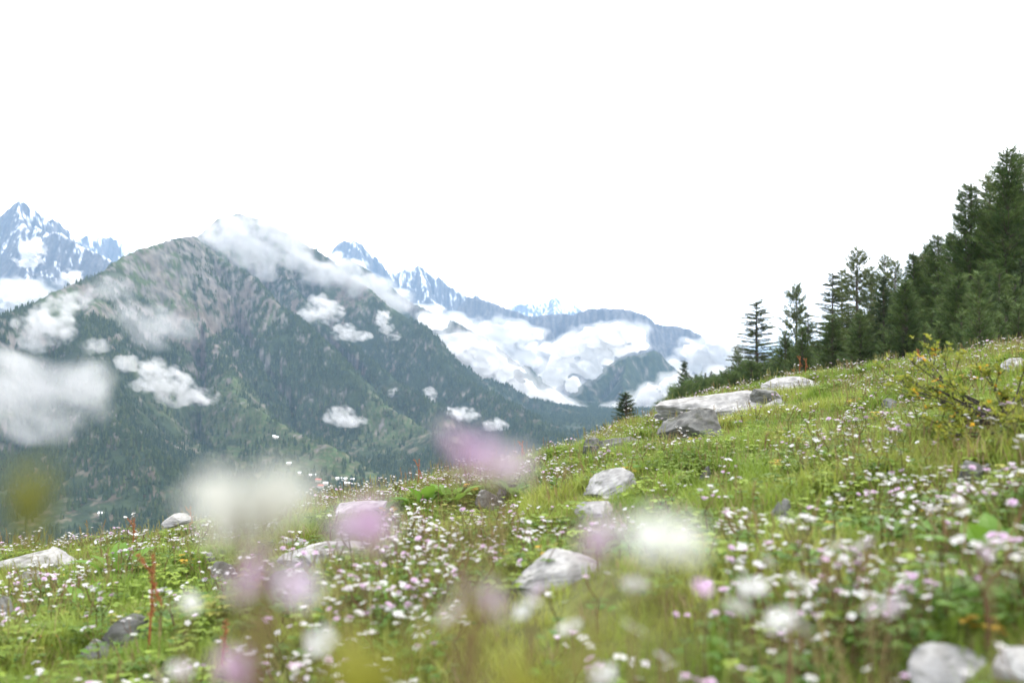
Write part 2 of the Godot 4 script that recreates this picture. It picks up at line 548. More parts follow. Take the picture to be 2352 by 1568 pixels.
func plant_far_forest(g: Dictionary, wood: PackedFloat32Array) -> void:
	rng.seed = 505
	# a low conifer with a ragged outline
	var v := PackedVector3Array()
	var c := PackedColorArray()
	for tier in 4:
		var y0 := 0.08 + tier * 0.21
		var y1 := y0 + 0.36
		var rad := 0.2 * (1.0 - tier * 0.22)
		for k in 7:
			var a0 := TAU * k / 7.0 + tier * 0.5
			var a1 := TAU * (k + 1) / 7.0 + tier * 0.5
			var q := rng.randf_range(0.75, 1.2)
			var s := rng.randf_range(-0.05, 0.04)
			v.append_array([Vector3(0, minf(y1, 1.0), 0), Vector3(cos(a0) * rad * q, y0 + s, sin(a0) * rad * q), Vector3(cos(a1) * rad, y0, sin(a1) * rad)])
			var tone := rng.randf_range(0.75, 1.2)
			for e in 3: c.append(Color(tone, tone, tone))
	var tree := soup(v, c)
	var where: Array[Transform3D] = []
	var tint := PackedColorArray()
	var shown := []
	var w: int = g.w
	var tries := 150000
	var cfg: Dictionary = g.cfg
	for k in tries:
		var r := sqrt(lerpf(1500.0 * 1500.0, 5400.0 * 5400.0, rng.randf()))
		var u: float = rng.randf() * g.nu
		var vv: float = log(r / cfg.r0) / log(cfg.r1 / cfg.r0) * g.nv
		var i := int(u)
		var j := int(vv)
		if j >= g.nv: continue
		var p := j * w + i
		if rng.randf() > wood[p]: continue
		var fu: float = u - i
		var fv: float = vv - j
		var at: Vector3 = g.pos[p].lerp(g.pos[p + 1], fu).lerp(g.pos[p + w].lerp(g.pos[p + w + 1], fu), fv)
		var s := rng.randf_range(9.0, 21.0) * (0.8 if at.y > 100.0 else 1.0)
		var wd := s * rng.randf_range(0.85, 1.35)
		where.append(Transform3D(Basis(Vector3.UP, rng.randf() * TAU) * Basis.from_scale(Vector3(wd, s, wd)), at - Vector3(0, 0.8, 0)))
		var q := rng.randf()
		tint.append(Color(0.03, 0.047, 0.025).lerp(Color(0.066, 0.084, 0.035), q * q))
	var near := []
	for i in where.size():
		var p := where[i].origin
		var px := 1176.0 + p.x / -p.z * FOCAL
		var py := 784.0 - p.y / -p.z * FOCAL
		var b := brow(rad_to_deg(atan2(p.x, -p.z)))
		if px > 0 and px < 1100 and p.y / -p.z > b.y / b.x + 0.03 and not (px > 420 and px < 720 and py > 1060):
			near.append([p.z, i])
	near.sort_custom(func(a, b): return a[0] > b[0])
	var single := {}
	for k in mini(150, near.size()):
		single[near[k][1]] = true
	var mm := MultiMesh.new()
	mm.transform_format = MultiMesh.TRANSFORM_3D
	mm.use_colors = true
	mm.mesh = tree
	mm.instance_count = where.size() - single.size()
	var n := 0
	var shades := []
	for k in 3:
		var m := mat("far_needles_%d" % k, Color(0.03 + k * 0.009, 0.047 + k * 0.011, 0.024 + k * 0.004).linear_to_srgb(), 0.9, true, Color.BLACK, 0.1)
		shades.append(m)
	for i in where.size():
		if single.has(i):
			var o := part("mountain_conifer", tree, shades[i % 3], self)
			o.transform = where[i]
			tag(o, "small dark conifer on the lowest slope of the big mountain, left", "tree", "conifers on the lowest slope across the valley")
			continue
		mm.set_instance_transform(n, where[i])
		mm.set_instance_color(n, tint[i])
		n += 1
	var mi := MultiMeshInstance3D.new()
	mi.name = "mountain_forest"
	mi.multimesh = mm
	mi.material_override = mats.far_needles
	add_child(mi)
	tag(mi, "dark conifer forest covering the flank of the big mountain", "forest", "", "stuff")


func near_hit(px: float, py: float) -> Vector3:
	var g := near_grid
	var cfg: Dictionary = g.cfg
	var a := atan((px - 1176.0) / FOCAL)
	var i := clampi(int(roundf((rad_to_deg(a) - cfg.az0) / (cfg.az1 - cfg.az0) * g.nu)), 0, g.nu)
	var el := (784.0 - py) / FOCAL
	for j in g.nv:
		var p: Vector3 = g.pos[j * g.w + i]
		if p.y / -p.z >= el:
			return p
	return spot(px, py, 2500)


# ---------------------------------------------------------------------- rocks
func rock_mesh(sd: int, size: Vector3, boxy: float, tone: Color, lichen: float, detail := 26) -> ArrayMesh:
	rng.seed = sd
	var n1 := fbm(0.9, 4, sd)
	var n2 := fbm(4.0, 4, sd + 1)
	var lay := fbm(1.6, 3, sd + 2)
	var crack := fbm(0.9, 3, sd + 3, true)
	var planes := []
	for k in 14:
		var nn := Vector3(rng.randf_range(-1, 1), rng.randf_range(-0.3, 0.8), rng.randf_range(-1, 1)).normalized()
		planes.append([nn, rng.randf_range(0.52, 0.86)])
	var v := PackedVector3Array()
	var c := PackedColorArray()
	var idx := PackedInt32Array()
	var axes := [[Vector3.RIGHT, Vector3.UP, Vector3.BACK], [Vector3.LEFT, Vector3.UP, Vector3.FORWARD], [Vector3.UP, Vector3.BACK, Vector3.RIGHT], [Vector3.DOWN, Vector3.FORWARD, Vector3.RIGHT], [Vector3.BACK, Vector3.UP, Vector3.LEFT], [Vector3.FORWARD, Vector3.UP, Vector3.RIGHT]]
	for ax in axes:
		var start := v.size()
		for j in detail + 1:
			for i in detail + 1:
				var u := tan((float(i) / detail * 2.0 - 1.0) * PI / 4)
				var w := tan((float(j) / detail * 2.0 - 1.0) * PI / 4)
				var cube: Vector3 = ax[0] + ax[1] * w + ax[2] * u
				var d := cube.normalized()
				var p := d.lerp(cube * 0.82, boxy)
				p *= 1.0 + 0.16 * n1.get_noise_3dv(d * 1.4)
				for pl in planes:
					var over: float = p.dot(pl[0]) - pl[1]
					if over > 0.0: p -= pl[0] * over * 0.92
				p *= 1.0 + 0.05 * n2.get_noise_3dv(p) - 0.09 * maxf(0.0, crack.get_noise_3dv(p) - 0.55)
				p.y += 0.05 * roundf(lay.get_noise_3d(p.x * 0.4, p.y * 4.0, p.z * 0.4) * 3.0) * 0.5
				v.append(p)
				var a := n2.get_noise_3dv(p * 1.3)
				var s := n1.get_noise_3d(p.x * 1.5, p.y * 9.0, p.z * 1.5)
				var k := tone.lerp(tone * 0.62, clampf(a * 1.3 + s * 1.0 + 0.2 + maxf(0.0, crack.get_noise_3dv(p) - 0.5) * 1.2, 0.0, 1.0))
				k = k.lerp(Color(0.07, 0.075, 0.05), clampf((n1.get_noise_3dv(p * 2.1 + Vector3.ONE * 7.0) * 1.6 - 0.35 + lichen) * 1.4, 0.0, 0.75))
				k.a = 1.0
				c.append(k)
		for j in detail:
			for i in detail:
				var p := start + j * (detail + 1) + i
				idx.append_array([p, p + detail + 1, p + 1, p + 1, p + detail + 1, p + detail + 2])
	var lo := Vector3.INF
	var hi := -Vector3.INF
	for p in v:
		lo = lo.min(p)
		hi = hi.max(p)
	for i in v.size(): v[i] = ((v[i] - lo) / (hi - lo) * 2.0 - Vector3.ONE) * size
	var n := PackedVector3Array()
	n.resize(v.size())
	for t in range(0, idx.size(), 3):
		var f := (v[idx[t + 2]] - v[idx[t]]).cross(v[idx[t + 1]] - v[idx[t]])
		for e in 3: n[idx[t + e]] += f
	var flip := 0.0
	for i in n.size():
		n[i] = n[i].normalized()
		flip += n[i].dot(v[i])
	if flip < 0.0:
		for i in n.size(): n[i] = -n[i]
		for t in range(0, idx.size(), 3):
			var k := idx[t + 1]
			idx[t + 1] = idx[t + 2]
			idx[t + 2] = k
	return soup(v, c, n, idx)


func build_rocks() -> void:
	var pale := Color(0.39, 0.385, 0.38)
	var grey := Color(0.21, 0.21, 0.2)
	var dark := Color(0.1, 0.1, 0.092)
	# x, y of the middle, width, height in the photograph, roll, boxiness, tone, lichen, depth over width, label
	var list := [
		[1645, 934, 285, 56, 10, 0.6, pale, 0.0, 0.6, "long pale grey slab on the brow, below the tall layered cedar"],
		[1822, 880, 145, 46, 2, 0.35, pale, -0.1, 0.7, "rounded pale boulder on the brow in front of the pines"],
		[1768, 912, 80, 26, 4, 0.4, grey, 0.2, 0.8, "dark grey rock between the two pale slabs on the brow"],
		[1590, 985, 145, 74, 8, 0.25, grey * 0.85, 0.15, 0.8, "dark humped boulder with a shaded front below the brow slab"],
		[1436, 1026, 125, 26, 8, 0.5, dark * 1.3, 0.1, 0.6, "thin dark layered ledge in the grass near the brow"],
		[1362, 1040, 46, 22, 8, 0.4, dark * 1.4, 0.1, 0.8, "small dark rock left of the thin layered ledge"],
		[1398, 1112, 128, 56, 27, 0.5, pale, 0.0, 0.6, "tilted pale slab pointing up the slope in mid meadow"],
		[1365, 1172, 90, 30, 8, 0.35, pale * 0.9, 0.0, 0.8, "low pale rock in the leaves under the tilted slab"],
		[1285, 1312, 225, 85, 12, 0.4, pale, -0.05, 0.7, "large pale wrinkled rock in the flowers, centre of the meadow"],
		[1120, 1152, 58, 42, 20, 0.4, grey, 0.0, 0.8, "grey wedge shaped rock under the brow, left of the tilted slab"],
		[1150, 1140, 30, 16, 5, 0.4, grey, 0.1, 0.8, "little grey stone beside the grey wedge shaped rock"],
		[828, 1165, 120, 42, 12, 0.5, pale, 0.0, 0.7, "pale pinkish slab on the brow behind the leafy docks"],
		[742, 1272, 205, 56, 0, 0.75, pale, 0.1, 0.6, "flat topped pale block with a mossy grey front face"],
		[668, 1244, 64, 16, 8, 0.7, pale, -0.1, 0.7, "thin pale flake lying behind the flat topped block"],
		[692, 1310, 72, 30, 27, 0.6, grey, 0.0, 0.6, "narrow grey slab tilted up below the flat topped block"],
		[662, 1352, 130, 62, 12, 0.3, grey, 0.1, 0.7, "rounded brownish grey rock below the narrow tilted slab"],
		[507, 1324, 72, 50, 3, 0.75, grey * 1.1, 0.1, 0.8, "squarish grey boulder standing alone, left part of the meadow"],
		[82, 1287, 185, 46, 5, 0.55, pale, -0.1, 0.6, "wide flat pale slab at the left edge of the meadow"],
		[55, 1347, 74, 38, 4, 0.3, grey, 0.1, 0.8, "rounded grey stone below the wide slab at the left"],
		[287, 1466, 120, 62, 10, 0.55, grey * 0.75, 0.2, 0.7, "dark angular boulder beside the red dock spike"],
		[405, 1192, 62, 20, 0, 0.4, pale, 0.0, 0.8, "small pale rock on the left brow against the dark forest"],
		[440, 1240, 80, 10, 0, 0.6, pale, -0.2, 0.7, "flush white stone lying in the grass below the left brow"],
		[2128, 828, 75, 18, 0, 0.4, pale, 0.0, 0.8, "flat pale stone on the right brow under the dark pines"],
		[2336, 838, 60, 30, 5, 0.3, pale, 0.1, 0.8, "pale lichened stone at the right edge above the yellow shrub"],
		[2185, 1545, 190, 80, 8, 0.4, pale * 0.95, 0.0, 0.7, "blurred white rock at the bottom right corner"],
		[2335, 1530, 110, 80, 0, 0.4, pale, -0.1, 0.7, "blurred cream rock at the far right bottom edge"],
		[1800, 1178, 54, 30, 0, 0.3, grey, 0.1, 0.8, "small pale stone sunk in leaves, right part of the meadow"],
		[1622, 1093, 32, 22, 0, 0.2, dark * 1.2, 0.1, 0.9, "small dark brown stone in the grass below the humped boulder"],
		[215, 1500, 90, 30, 0, 0.35, grey, 0.0, 0.8, "low grey stones in the flowers near the lower left"],
		[2, 1412, 50, 50, 0, 0.5, grey, 0.0, 0.8, "grey stone cut by the left edge of the picture"],
		[1783, 928, 48, 10, 2, 0.4, pale, -0.1, 0.8, "small flat pale stone just below the rounded brow boulder"],
		[1360, 1022, 40, 18, 0, 0.2, grey * 0.8, 0.2, 0.8, "grassy grey knob at the left end of the layered ledge"],
		[482, 1290, 30, 14, 0, 0.4, grey, 0.0, 0.8, "small grey stone in the grass above the squarish boulder"],
		[2050, 930, 40, 14, 0, 0.4, grey, 0.0, 0.8, "little grey stone in the flowers left of the yellow shrub"],
		[2240, 1090, 70, 30, 0, 0.3, grey * 0.8, 0.1, 0.8, "grey stone half buried under pink flowers at the right"],
	]
	var sd := 900
	for r in list:
		sd += 7
		var foot := meadow_hit(r[0], r[1] + r[3] * 0.5)
		var d := -foot.z
		var wd: float = r[2] / FOCAL * d * 0.5
		var dp: float = wd * r[8]
		var head := spot(r[0], r[1] - r[3] * 0.5, d + dp * 0.4).y + 0.025
		var low := foot.y - 0.06 - wd * 0.1
		var ht := (head - low) * 0.5
		var size := Vector3(wd, ht * 1.05, dp)
		var at := Vector3(foot.x, low + ht, foot.z - dp * 0.6)
		var lean := 0.06
		if r[6].r > 0.25 and r[3] > 12:
			# a slab lying on the slope, its top turned towards the viewer
			lean = 0.42
			var half: float = r[3] / FOCAL * d * 0.5 + 0.015
			dp = clampf(half * 0.75 / sin(lean + 0.1), wd * 0.35, wd * 1.3)
			size = Vector3(wd * 1.05, maxf(half * 0.62, wd * 0.2), dp)
			var mid := spot(r[0], r[1], d + dp * 0.5)
			at = mid - Vector3(0, size.y * 0.25, 0)
		var b := part("rock", rock_mesh(sd, size, r[5], r[6], r[7]), mats.rock, self)
		b.position = at
		b.rotation = Vector3(lean, rng.randf_range(-0.25, 0.25), deg_to_rad(r[4]) * 0.8)
		tag(b, r[9], "rock")
		rocks_at.append([foot, wd * 0.9, dp, ht])


func on_rock(p: Vector3, near := 0.03) -> bool:
	for r in rocks_at:
		var q: Vector3 = p - r[0]
		var dp: float = r[2]
		var wd: float = r[1]
		if absf(q.x) < wd + maxf(0.0, near - 0.3) * 0.15 and q.z < near and q.z > -dp * 1.5: return true
	return false


# ---------------------------------------------------------------------- conifers
func tube(v: PackedVector3Array, c: PackedColorArray, pts: Array, radii: Array, sides: int, col: Color) -> void:
	for s in pts.size() - 1:
		var a: Vector3 = pts[s]
		var b: Vector3 = pts[s + 1]
		var dir := (b - a).normalized()
		var side := dir.cross(Vector3.UP if absf(dir.y) < 0.9 else Vector3.RIGHT).normalized()
		var up := side.cross(dir)
		var ra: float = radii[s]
		var rb: float = radii[s + 1]
		for k in sides:
			var t0 := TAU * k / sides
			var t1 := TAU * (k + 1) / sides
			var o0 := side * cos(t0) + up * sin(t0)
			var o1 := side * cos(t1) + up * sin(t1)
			v.append_array([a + o0 * ra, b + o0 * rb, a + o1 * ra, a + o1 * ra, b + o0 * rb, b + o1 * rb])
			for e in 6: c.append(col)


func tuft(v: PackedVector3Array, c: PackedColorArray, at: Vector3, dir: Vector3, length: float, width: float, needles: int, spread: float, col: Color) -> void:
	for k in needles:
		var d := (dir + Vector3(rng.randf_range(-1, 1), rng.randf_range(-1, 1), rng.randf_range(-1, 1)) * spread).normalized()
		var s := d.cross(Vector3(rng.randf_range(-1, 1), rng.randf_range(-1, 1), rng.randf_range(-1, 1))).normalized() * width
		var l := length * rng.randf_range(0.7, 1.15)
		var p := at + dir * rng.randf_range(-0.4, 0.3) * length
		v.append_array([p - s, p + s, p + d * l])
		var q := col * rng.randf_range(0.8, 1.2)
		q.a = 1.0
		for e in 3: c.append(q)


func conifer(sd: int, style: Dictionary) -> Dictionary:
	# returns trunk and crown meshes of a conifer 1 m tall scaled by style.height
	rng.seed = sd
	var h: float = style.height
	var tv := PackedVector3Array()
	var tc := PackedColorArray()
	var cv := PackedVector3Array()
	var cc := PackedColorArray()
	var bark := Color(0.075, 0.062, 0.052)
	var pts := []
	var rad := []
	for k in 9:
		var t := k / 8.0
		pts.append(Vector3(sin(t * 3.0 + sd) * 0.006 * h, t * h, cos(t * 2.3 + sd) * 0.006 * h))
		rad.append(lerpf(0.017, 0.0015, t) * h * float(style.get("trunk", 1.0)))
	tube(tv, tc, pts, rad, 7, bark)
	var y: float = style.bare * h
	var turn := 0.0
	while y < h * 0.985:
		var t: float = (y - style.bare * h) / (h * (1.0 - style.bare))
		var reach: float = style.reach * h * pow(1.0 - t, style.taper) * lerpf(1.0, 0.75, pow(maxf(0.0, 1.0 - t * 5.0), 1.5)) + 0.012 * h
		var count: int = style.per
		turn += 1.1
		for k in count:
			if rng.randf() < style.gap: continue
			var a := turn + TAU * k / count + rng.randf_range(-0.3, 0.3)
			var out := Vector3(cos(a), 0, sin(a))
			var l := reach * rng.randf_range(0.6, 1.12)
			var rise: float = lerpf(style.low, style.high, t) + rng.randf_range(-0.08, 0.08)
			var y0 := y + rng.randf_range(-0.4, 0.4) * float(style.gapy) * h
			var root := Vector3(0, y0, 0)
			var mid := root + out * l * 0.5 + Vector3.UP * l * 0.5 * rise
			var tip: Vector3 = root + out * l + Vector3.UP * l * (rise + style.bend)
			tube(tv, tc, [root, mid, tip], [0.0035 * h * (1.0 - t * 0.7), 0.002 * h * (1.0 - t * 0.7), 0.0006 * h], 4, bark)
			var steps := maxi(2, int(l / float(style.step)))
			var tone: Color = style.col.lerp(style.col2, rng.randf())
			for s in steps:
				var f := lerpf(style.inner, 1.0, (s + rng.randf()) / steps)
				var at := root.lerp(mid, f * 2.0) if f < 0.5 else mid.lerp(tip, f * 2.0 - 1.0)
				var side := out.cross(Vector3.UP)
				var wide := l * float(style.fan) * (1.0 - f * 0.75) * rng.randf_range(-1.0, 1.0)
				at += side * wide + Vector3.UP * rng.randf_range(-1.0, 1.0) * float(style.thick) - out * absf(wide) * 0.3
				var dir := (out * float(style.outward) + side * signf(wide) * 0.5 + Vector3.UP * float(style.upward)).normalized()
				tuft(cv, cc, at, dir, style.size * rng.randf_range(0.7, 1.2), style.width, style.needles, style.spread, tone)
		y += float(style.gapy) * h * rng.randf_range(0.75, 1.25) * lerpf(1.0, 0.6, t)
	tuft(cv, cc, Vector3(0, h * 0.97, 0), Vector3.UP, style.size * 1.3, style.width, int(style.needles) * 2, 0.35, style.col2)
	return {"trunk": soup(tv, tc), "crown": soup(cv, cc), "height": h}


func build_forest() -> void:
	var cedar := {"height": 22.0, "bare": 0.1, "reach": 0.23, "taper": 0.75, "per": 9, "gap": 0.1, "gapy": 0.044, "low": -0.04, "high": 0.3, "bend": -0.02, "step": 0.07, "inner": 0.15, "fan": 0.34, "thick": 0.05, "outward": 1.0, "upward": 0.15,
		"size": 0.34, "width": 0.022, "needles": 8, "spread": 0.5, "col": Color(0.045, 0.062, 0.026), "col2": Color(0.085, 0.105, 0.036)}
	var pine := {"height": 20.0, "bare": 0.3, "reach": 0.17, "taper": 0.6, "per": 7, "gap": 0.16, "gapy": 0.042, "low": 0.0, "high": 0.8, "bend": 0.12, "step": 0.05, "inner": 0.25, "fan": 0.34, "thick": 0.2, "outward": 0.7, "upward": 0.7,
		"size": 0.3, "width": 0.014, "needles": 12, "spread": 0.75, "col": Color(0.065, 0.09, 0.034), "col2": Color(0.12, 0.145, 0.046)}
	var full := {"height": 18.0, "bare": 0.04, "reach": 0.2, "taper": 0.8, "per": 8, "gap": 0.08, "gapy": 0.03, "low": 0.1, "high": 0.9, "bend": 0.15, "step": 0.085, "inner": 0.25, "fan": 0.38, "thick": 0.2, "outward": 0.8, "upward": 0.55,
		"size": 0.42, "width": 0.016, "needles": 10, "spread": 0.6, "col": Color(0.045, 0.076, 0.026), "col2": Color(0.09, 0.13, 0.038)}
	var spruce := {"height": 10.0, "bare": 0.02, "reach": 0.2, "taper": 0.95, "per": 8, "gap": 0.05, "gapy": 0.034, "low": -0.15, "high": 0.5, "bend": 0.1, "step": 0.09, "inner": 0.15, "fan": 0.35, "thick": 0.05, "outward": 1.0, "upward": 0.25,
		"size": 0.26, "width": 0.02, "needles": 8, "spread": 0.5, "col": Color(0.028, 0.046, 0.022), "col2": Color(0.05, 0.072, 0.028)}
	var young := {"height": 7.0, "bare": 0.0, "reach": 0.24, "taper": 0.9, "per": 8, "gap": 0.05, "gapy": 0.04, "low": 0.2, "high": 1.0, "bend": 0.2, "step": 0.07, "inner": 0.2, "fan": 0.4, "thick": 0.14, "outward": 0.8, "upward": 0.6,
		"size": 0.24, "width": 0.01, "needles": 10, "spread": 0.5, "col": Color(0.046, 0.078, 0.027), "col2": Color(0.09, 0.125, 0.038)}
	var variety := {"cedar": [], "pine": [], "full": [], "spruce": [], "young": []}
	for k in 2:
		variety.cedar.append(conifer(600 + k, cedar))
		variety.pine.append(conifer(620 + k, pine))
		variety.spruce.append(conifer(640 + k, spruce))
	for k in 3:
		variety.full.append(conifer(660 + k, full))
		variety.young.append(conifer(680 + k, young))
	# kind, x, y of the tip in the photograph, distance, width factor, label
	var heroes := [
		["cedar", 1740, 688, 150, 1.5, "layered cedar with bare horizontal tiers, leftmost tall tree"],
		["pine", 1829, 656, 125, 1.0, "open crowned pine standing alone right of the layered cedar"],
		["cedar", 1914, 621, 105, 1.1, "tall thin cedar at the left of the clump of tall pines"],
		["cedar", 1936, 616, 112, 1.0, "tall cedar just left of the tallest pine in the middle clump"],
		["pine", 1972, 575, 95, 1.15, "tallest open pine of the middle clump, dark trunk showing"],
		["pine", 2000, 612, 104, 0.9, "slim pine on the right of the middle clump"],
		["pine", 2035, 588, 118, 0.9, "pale sparse pine behind the dark pointed spruce"],
		["pine", 2056, 598, 116, 0.8, "pale thin pine right of the other sparse one"],
		["spruce", 2030, 634, 72, 1.0, "dark pointed spruce in front of the pale sparse pines"],
		["full", 2098, 584, 80, 1.0, "full dark pine at the left foot of the great stand"],
		["pine", 2118, 584, 84, 0.8, "narrow pine tip beside the full dark pine"],
		["full", 2130, 560, 86, 0.8, "slender pine rising between darker crowns right of the middle"],
		["full", 2153, 539, 78, 1.0, "dark pine with a pointed top below the great stand"],
		["full", 2227, 423, 72, 1.15, "massive dark pine second from the right skyline"],
		["pine", 2274, 405, 82, 0.9, "thin topped pine between the two massive dark pines"],
		["full", 2317, 342, 70, 1.1, "highest dark pine at the right, its tip nearest the sky"],
		["pine", 2346, 363, 76, 1.0, "tall pine cut by the right edge of the picture"],
		["full", 2202, 634, 55, 1.0, "lighter green pine in front of the great dark stand"],
		["young", 2248, 634, 52, 1.1, "pale green young pine in front of the dark stand, right"],
		["young", 2250, 690, 42, 1.0, "small pale young pine low at the edge of the meadow, right"],
		["spruce", 1572, 828, 135, 1.0, "dark pointed spruce at the left end of the wood"],
		["spruce", 1437, 900, 42, 1.9, "small lone spruce peeping over the brow left of the slabs"],
		["spruce", 1392, 972, 38, 1.3, "tiny spruce tip beside the lone spruce on the brow"],
		["pine", 1696, 804, 170, 0.7, "small sparse pine low left of the layered cedar"],
		["cedar", 1856, 716, 115, 0.8, "small cedar tip right of the lone open pine"],
		["young", 1805, 763, 100, 1.3, "young bushy pine below the lone open pine"],
		["young", 1843, 752, 92, 1.2, "young pine with upright shoots right of the open pine"],
		["young", 1914, 728, 80, 1.5, "broad yellowish young tree below the thin cedars"],
		["young", 1977, 720, 70, 1.3, "bushy young pine in the middle of the wood edge"],
		["full", 2080, 645, 66, 1.1, "broad dark pine in the middle of the wood"],
	]
	for r in heroes:
		plant_tree(variety, r[0], r[1], r[2], r[3], r[4], r[5], "", 4.2 if r[1] == 1437 else 0.0)
	# the rest of the wood, below the skyline
	var line := [[1500, 940], [1568, 890], [1617, 880], [1690, 850], [1746, 830], [1807, 785], [1868, 760], [1929, 715], [1990, 690], [2052, 660], [2095, 610], [2156, 570], [2205, 480], [2266, 435], [2352, 375], [2500, 290]]
	rng.seed = 77
	var spots := []
	for k in 140:
		var px := 1530.0 + 900.0 * (k + rng.randf()) / 140.0
		var top := 400.0
		for i in range(1, line.size()):
			if px <= line[i][0]:
				top = lerpf(line[i - 1][1], line[i][1], (px - line[i - 1][0]) / float(line[i][0] - line[i - 1][0]))
				break
		var low := lerpf(900.0, 745.0, clampf((px - 1500.0) / 700.0, 0.0, 1.0))
		var f := pow(fposmod(k * 0.618, 1.0), 0.8)
		var py := lerpf(top + 12.0, low, f)
		var d := lerpf(lerpf(190.0, 92.0, clampf((px - 1550.0) / 700.0, 0.0, 1.0)), lerpf(125.0, 46.0, clampf((px - 1550.0) / 650.0, 0.0, 1.0)), f)
		spots.append([px, py, d, f])
	for s in spots:
		var kind := "full" if s[3] < 0.55 else "young"
		if rng.randf() < 0.15: kind = "spruce"
		var what := "young pale green pine along the front edge of the wood" if kind == "young" else ("dark green pine inside the wood at the right" if kind == "full" else "darker pointed spruce among the pines of the wood")
		plant_tree(variety, kind, s[0], s[1], s[2], rng.randf_range(0.8, 1.15), what, {"young": "young pines along the wood's edge", "full": "dark pines of the wood", "spruce": "spruces among the pines"}[kind])
	for k in 18:
		var px := 1525.0 + k * 12.5
		var py := lerpf(908.0, 826.0, k / 17.0) + rng.randf_range(-6, 16)
		plant_tree(variety, "full", px, py, rng.randf_range(95, 130), rng.randf_range(0.9, 1.2), "low dark green pine at the left tail of the wood, above the slabs", "pines at the left tail of the wood")
	# the hazy line of trees farther down the slope
	for k in 26:
		var px := 1585.0 + k * 5.6 + rng.randf_range(-2, 2)
		var py := lerpf(868.0, 836.0, k / 26.0) + rng.randf_range(-7, 8)
		plant_tree(variety, "spruce", px, py, 430.0 + rng.randf_range(-40, 40), rng.randf_range(1.0, 1.4), "bluish far conifer low on the slope behind the dark spruce", "far conifers below the layered cedar", 15.0)


func build_bird() -> void:
	# a small dark bird sitting on the tip of a cedar
	var v := PackedVector3Array()
	var c := PackedColorArray()
	var ink := Color(0.02, 0.02, 0.022)
	tube(v, c, [Vector3(0, -0.02, 0.02), Vector3(0, 0.05, 0.03), Vector3(0.01, 0.12, 0.0), Vector3(0.015, 0.17, -0.02), Vector3(0.02, 0.22, -0.03), Vector3(0.02, 0.25, -0.045), Vector3(0.03, 0.26, -0.09)], [0.01, 0.05, 0.07, 0.05, 0.042, 0.03, 0.002], 8, ink)
	tube(v, c, [Vector3(0, 0.06, 0.03), Vector3(-0.01, -0.06, 0.09), Vector3(-0.01, -0.16, 0.13)], [0.035, 0.03, 0.012], 6, ink)
	var o := part("bird", soup(v, c), mats.bark, self)
	o.position = spot(1938, 613, 112)
	tag(o, "small dark bird perched on the tip of a tall cedar", "bird")


func plant_tree(variety: Dictionary, kind: String, px: float, py: float, d: float, wide: float, label: String, group: String, tall := 0.0) -> void:
	var top := spot(px, py, d)
	var y := ground(top.x, top.z) - 0.2
	var h := top.y - y
	var most: float = {"cedar": 30.0, "pine": 30.0, "full": 32.0, "spruce": 16.0, "young": 9.5}[kind]
	if tall > 0.0: most = tall
	if h > most or tall > 0.0:
		h = most
		y = top.y - h
	h = maxf(h, 2.5)
	var set_: Array = variety[kind]
	var v: Dictionary = set_[(int(px * 7.0) + int(py)) % set_.size()]
	var o := thing({"cedar": "cedar_tree", "pine": "pine_tree", "full": "pine_tree", "spruce": "spruce_tree", "young": "young_pine"}[kind], Vector3(top.x, y, top.z), px * 1.7)
	var s: float = h / float(v.height)
	var w := s * wide
	if kind == "full" or kind == "pine" or kind == "cedar": w = clampf(w, 0.75, 1.6)
	o.scale = Vector3(w, s, w)
	part("trunk", v.trunk, mats.bark, o)
	part("crown", v.crown, mats.needles, o)
	tag(o, label, "tree", group)


# ---------------------------------------------------------------------- the village
func build_houses() -> void:
	var red := Color(0.3, 0.09, 0.07)
	var tin := Color(0.62, 0.64, 0.66)
	var list := [
		[716, 1096, 15, tin, "pale roofed house at the top of the village"], [732, 1106, 13, red, "reddish roofed house left of the village middle"], [777, 1103, 13, tin, "pale house right of the reddish roof"],
		[810, 1105, 12, tin, "small pale house at the right of the village"], [797, 1116, 14, tin, "long pale house in the lower village"], [735, 1121, 12, red, "red roofed house low in the village, left"],
		[813, 1128, 11, red, "red roofed house low at the right of the village"], [663, 1071, 11, tin, "lone white house above the village"], [688, 1092, 9, tin, "little white house left above the village"],
		[792, 1104, 9, tin, "little pale house between two larger ones"], [748, 1114, 10, tin, "pale house in the middle of the village"], [764, 1124, 10, tin, "pale low house under the village middle"],
		[636, 1008, 9, tin, "white hut on the terraced fields"], [629, 1007, 7, tin, "tiny white shed beside the hut on the terraces"], [233, 1186, 11, tin, "white hut in the clearing of the left forest"],
	]
	for r in list:
		var p := near_hit(r[0], r[1])
		var o := thing("village_house", p + Vector3(0, -0.6, 0), rng.randf_range(-0.5, 0.5))
		var w: float = r[2]
		var walls := BoxMesh.new()
		walls.size = Vector3(w, 5.0, 7.0)
		var c := walls
		var wm: StandardMaterial3D = mats.get("house_wall", null)
		if wm == null: wm = mat("house_wall", Color(0.62, 0.6, 0.55), 0.9, false)
		var a := part("wall", c, wm, o)
		a.position.y = 2.5
		var roof := PrismMesh.new()
		roof.size = Vector3(8.6, 2.6, w + 1.4)
		var key := "roof_red" if r[3] == red else "roof_tin"
		var rm: StandardMaterial3D = mats.get(key, null)
		if rm == null: rm = mat(key, r[3].linear_to_srgb(), 0.5, false)
		var b := part("roof", roof, rm, o)
		b.position.y = 6.3
		b.rotation.y = PI / 2
		tag(o, r[4], "house", "houses of the valley village")


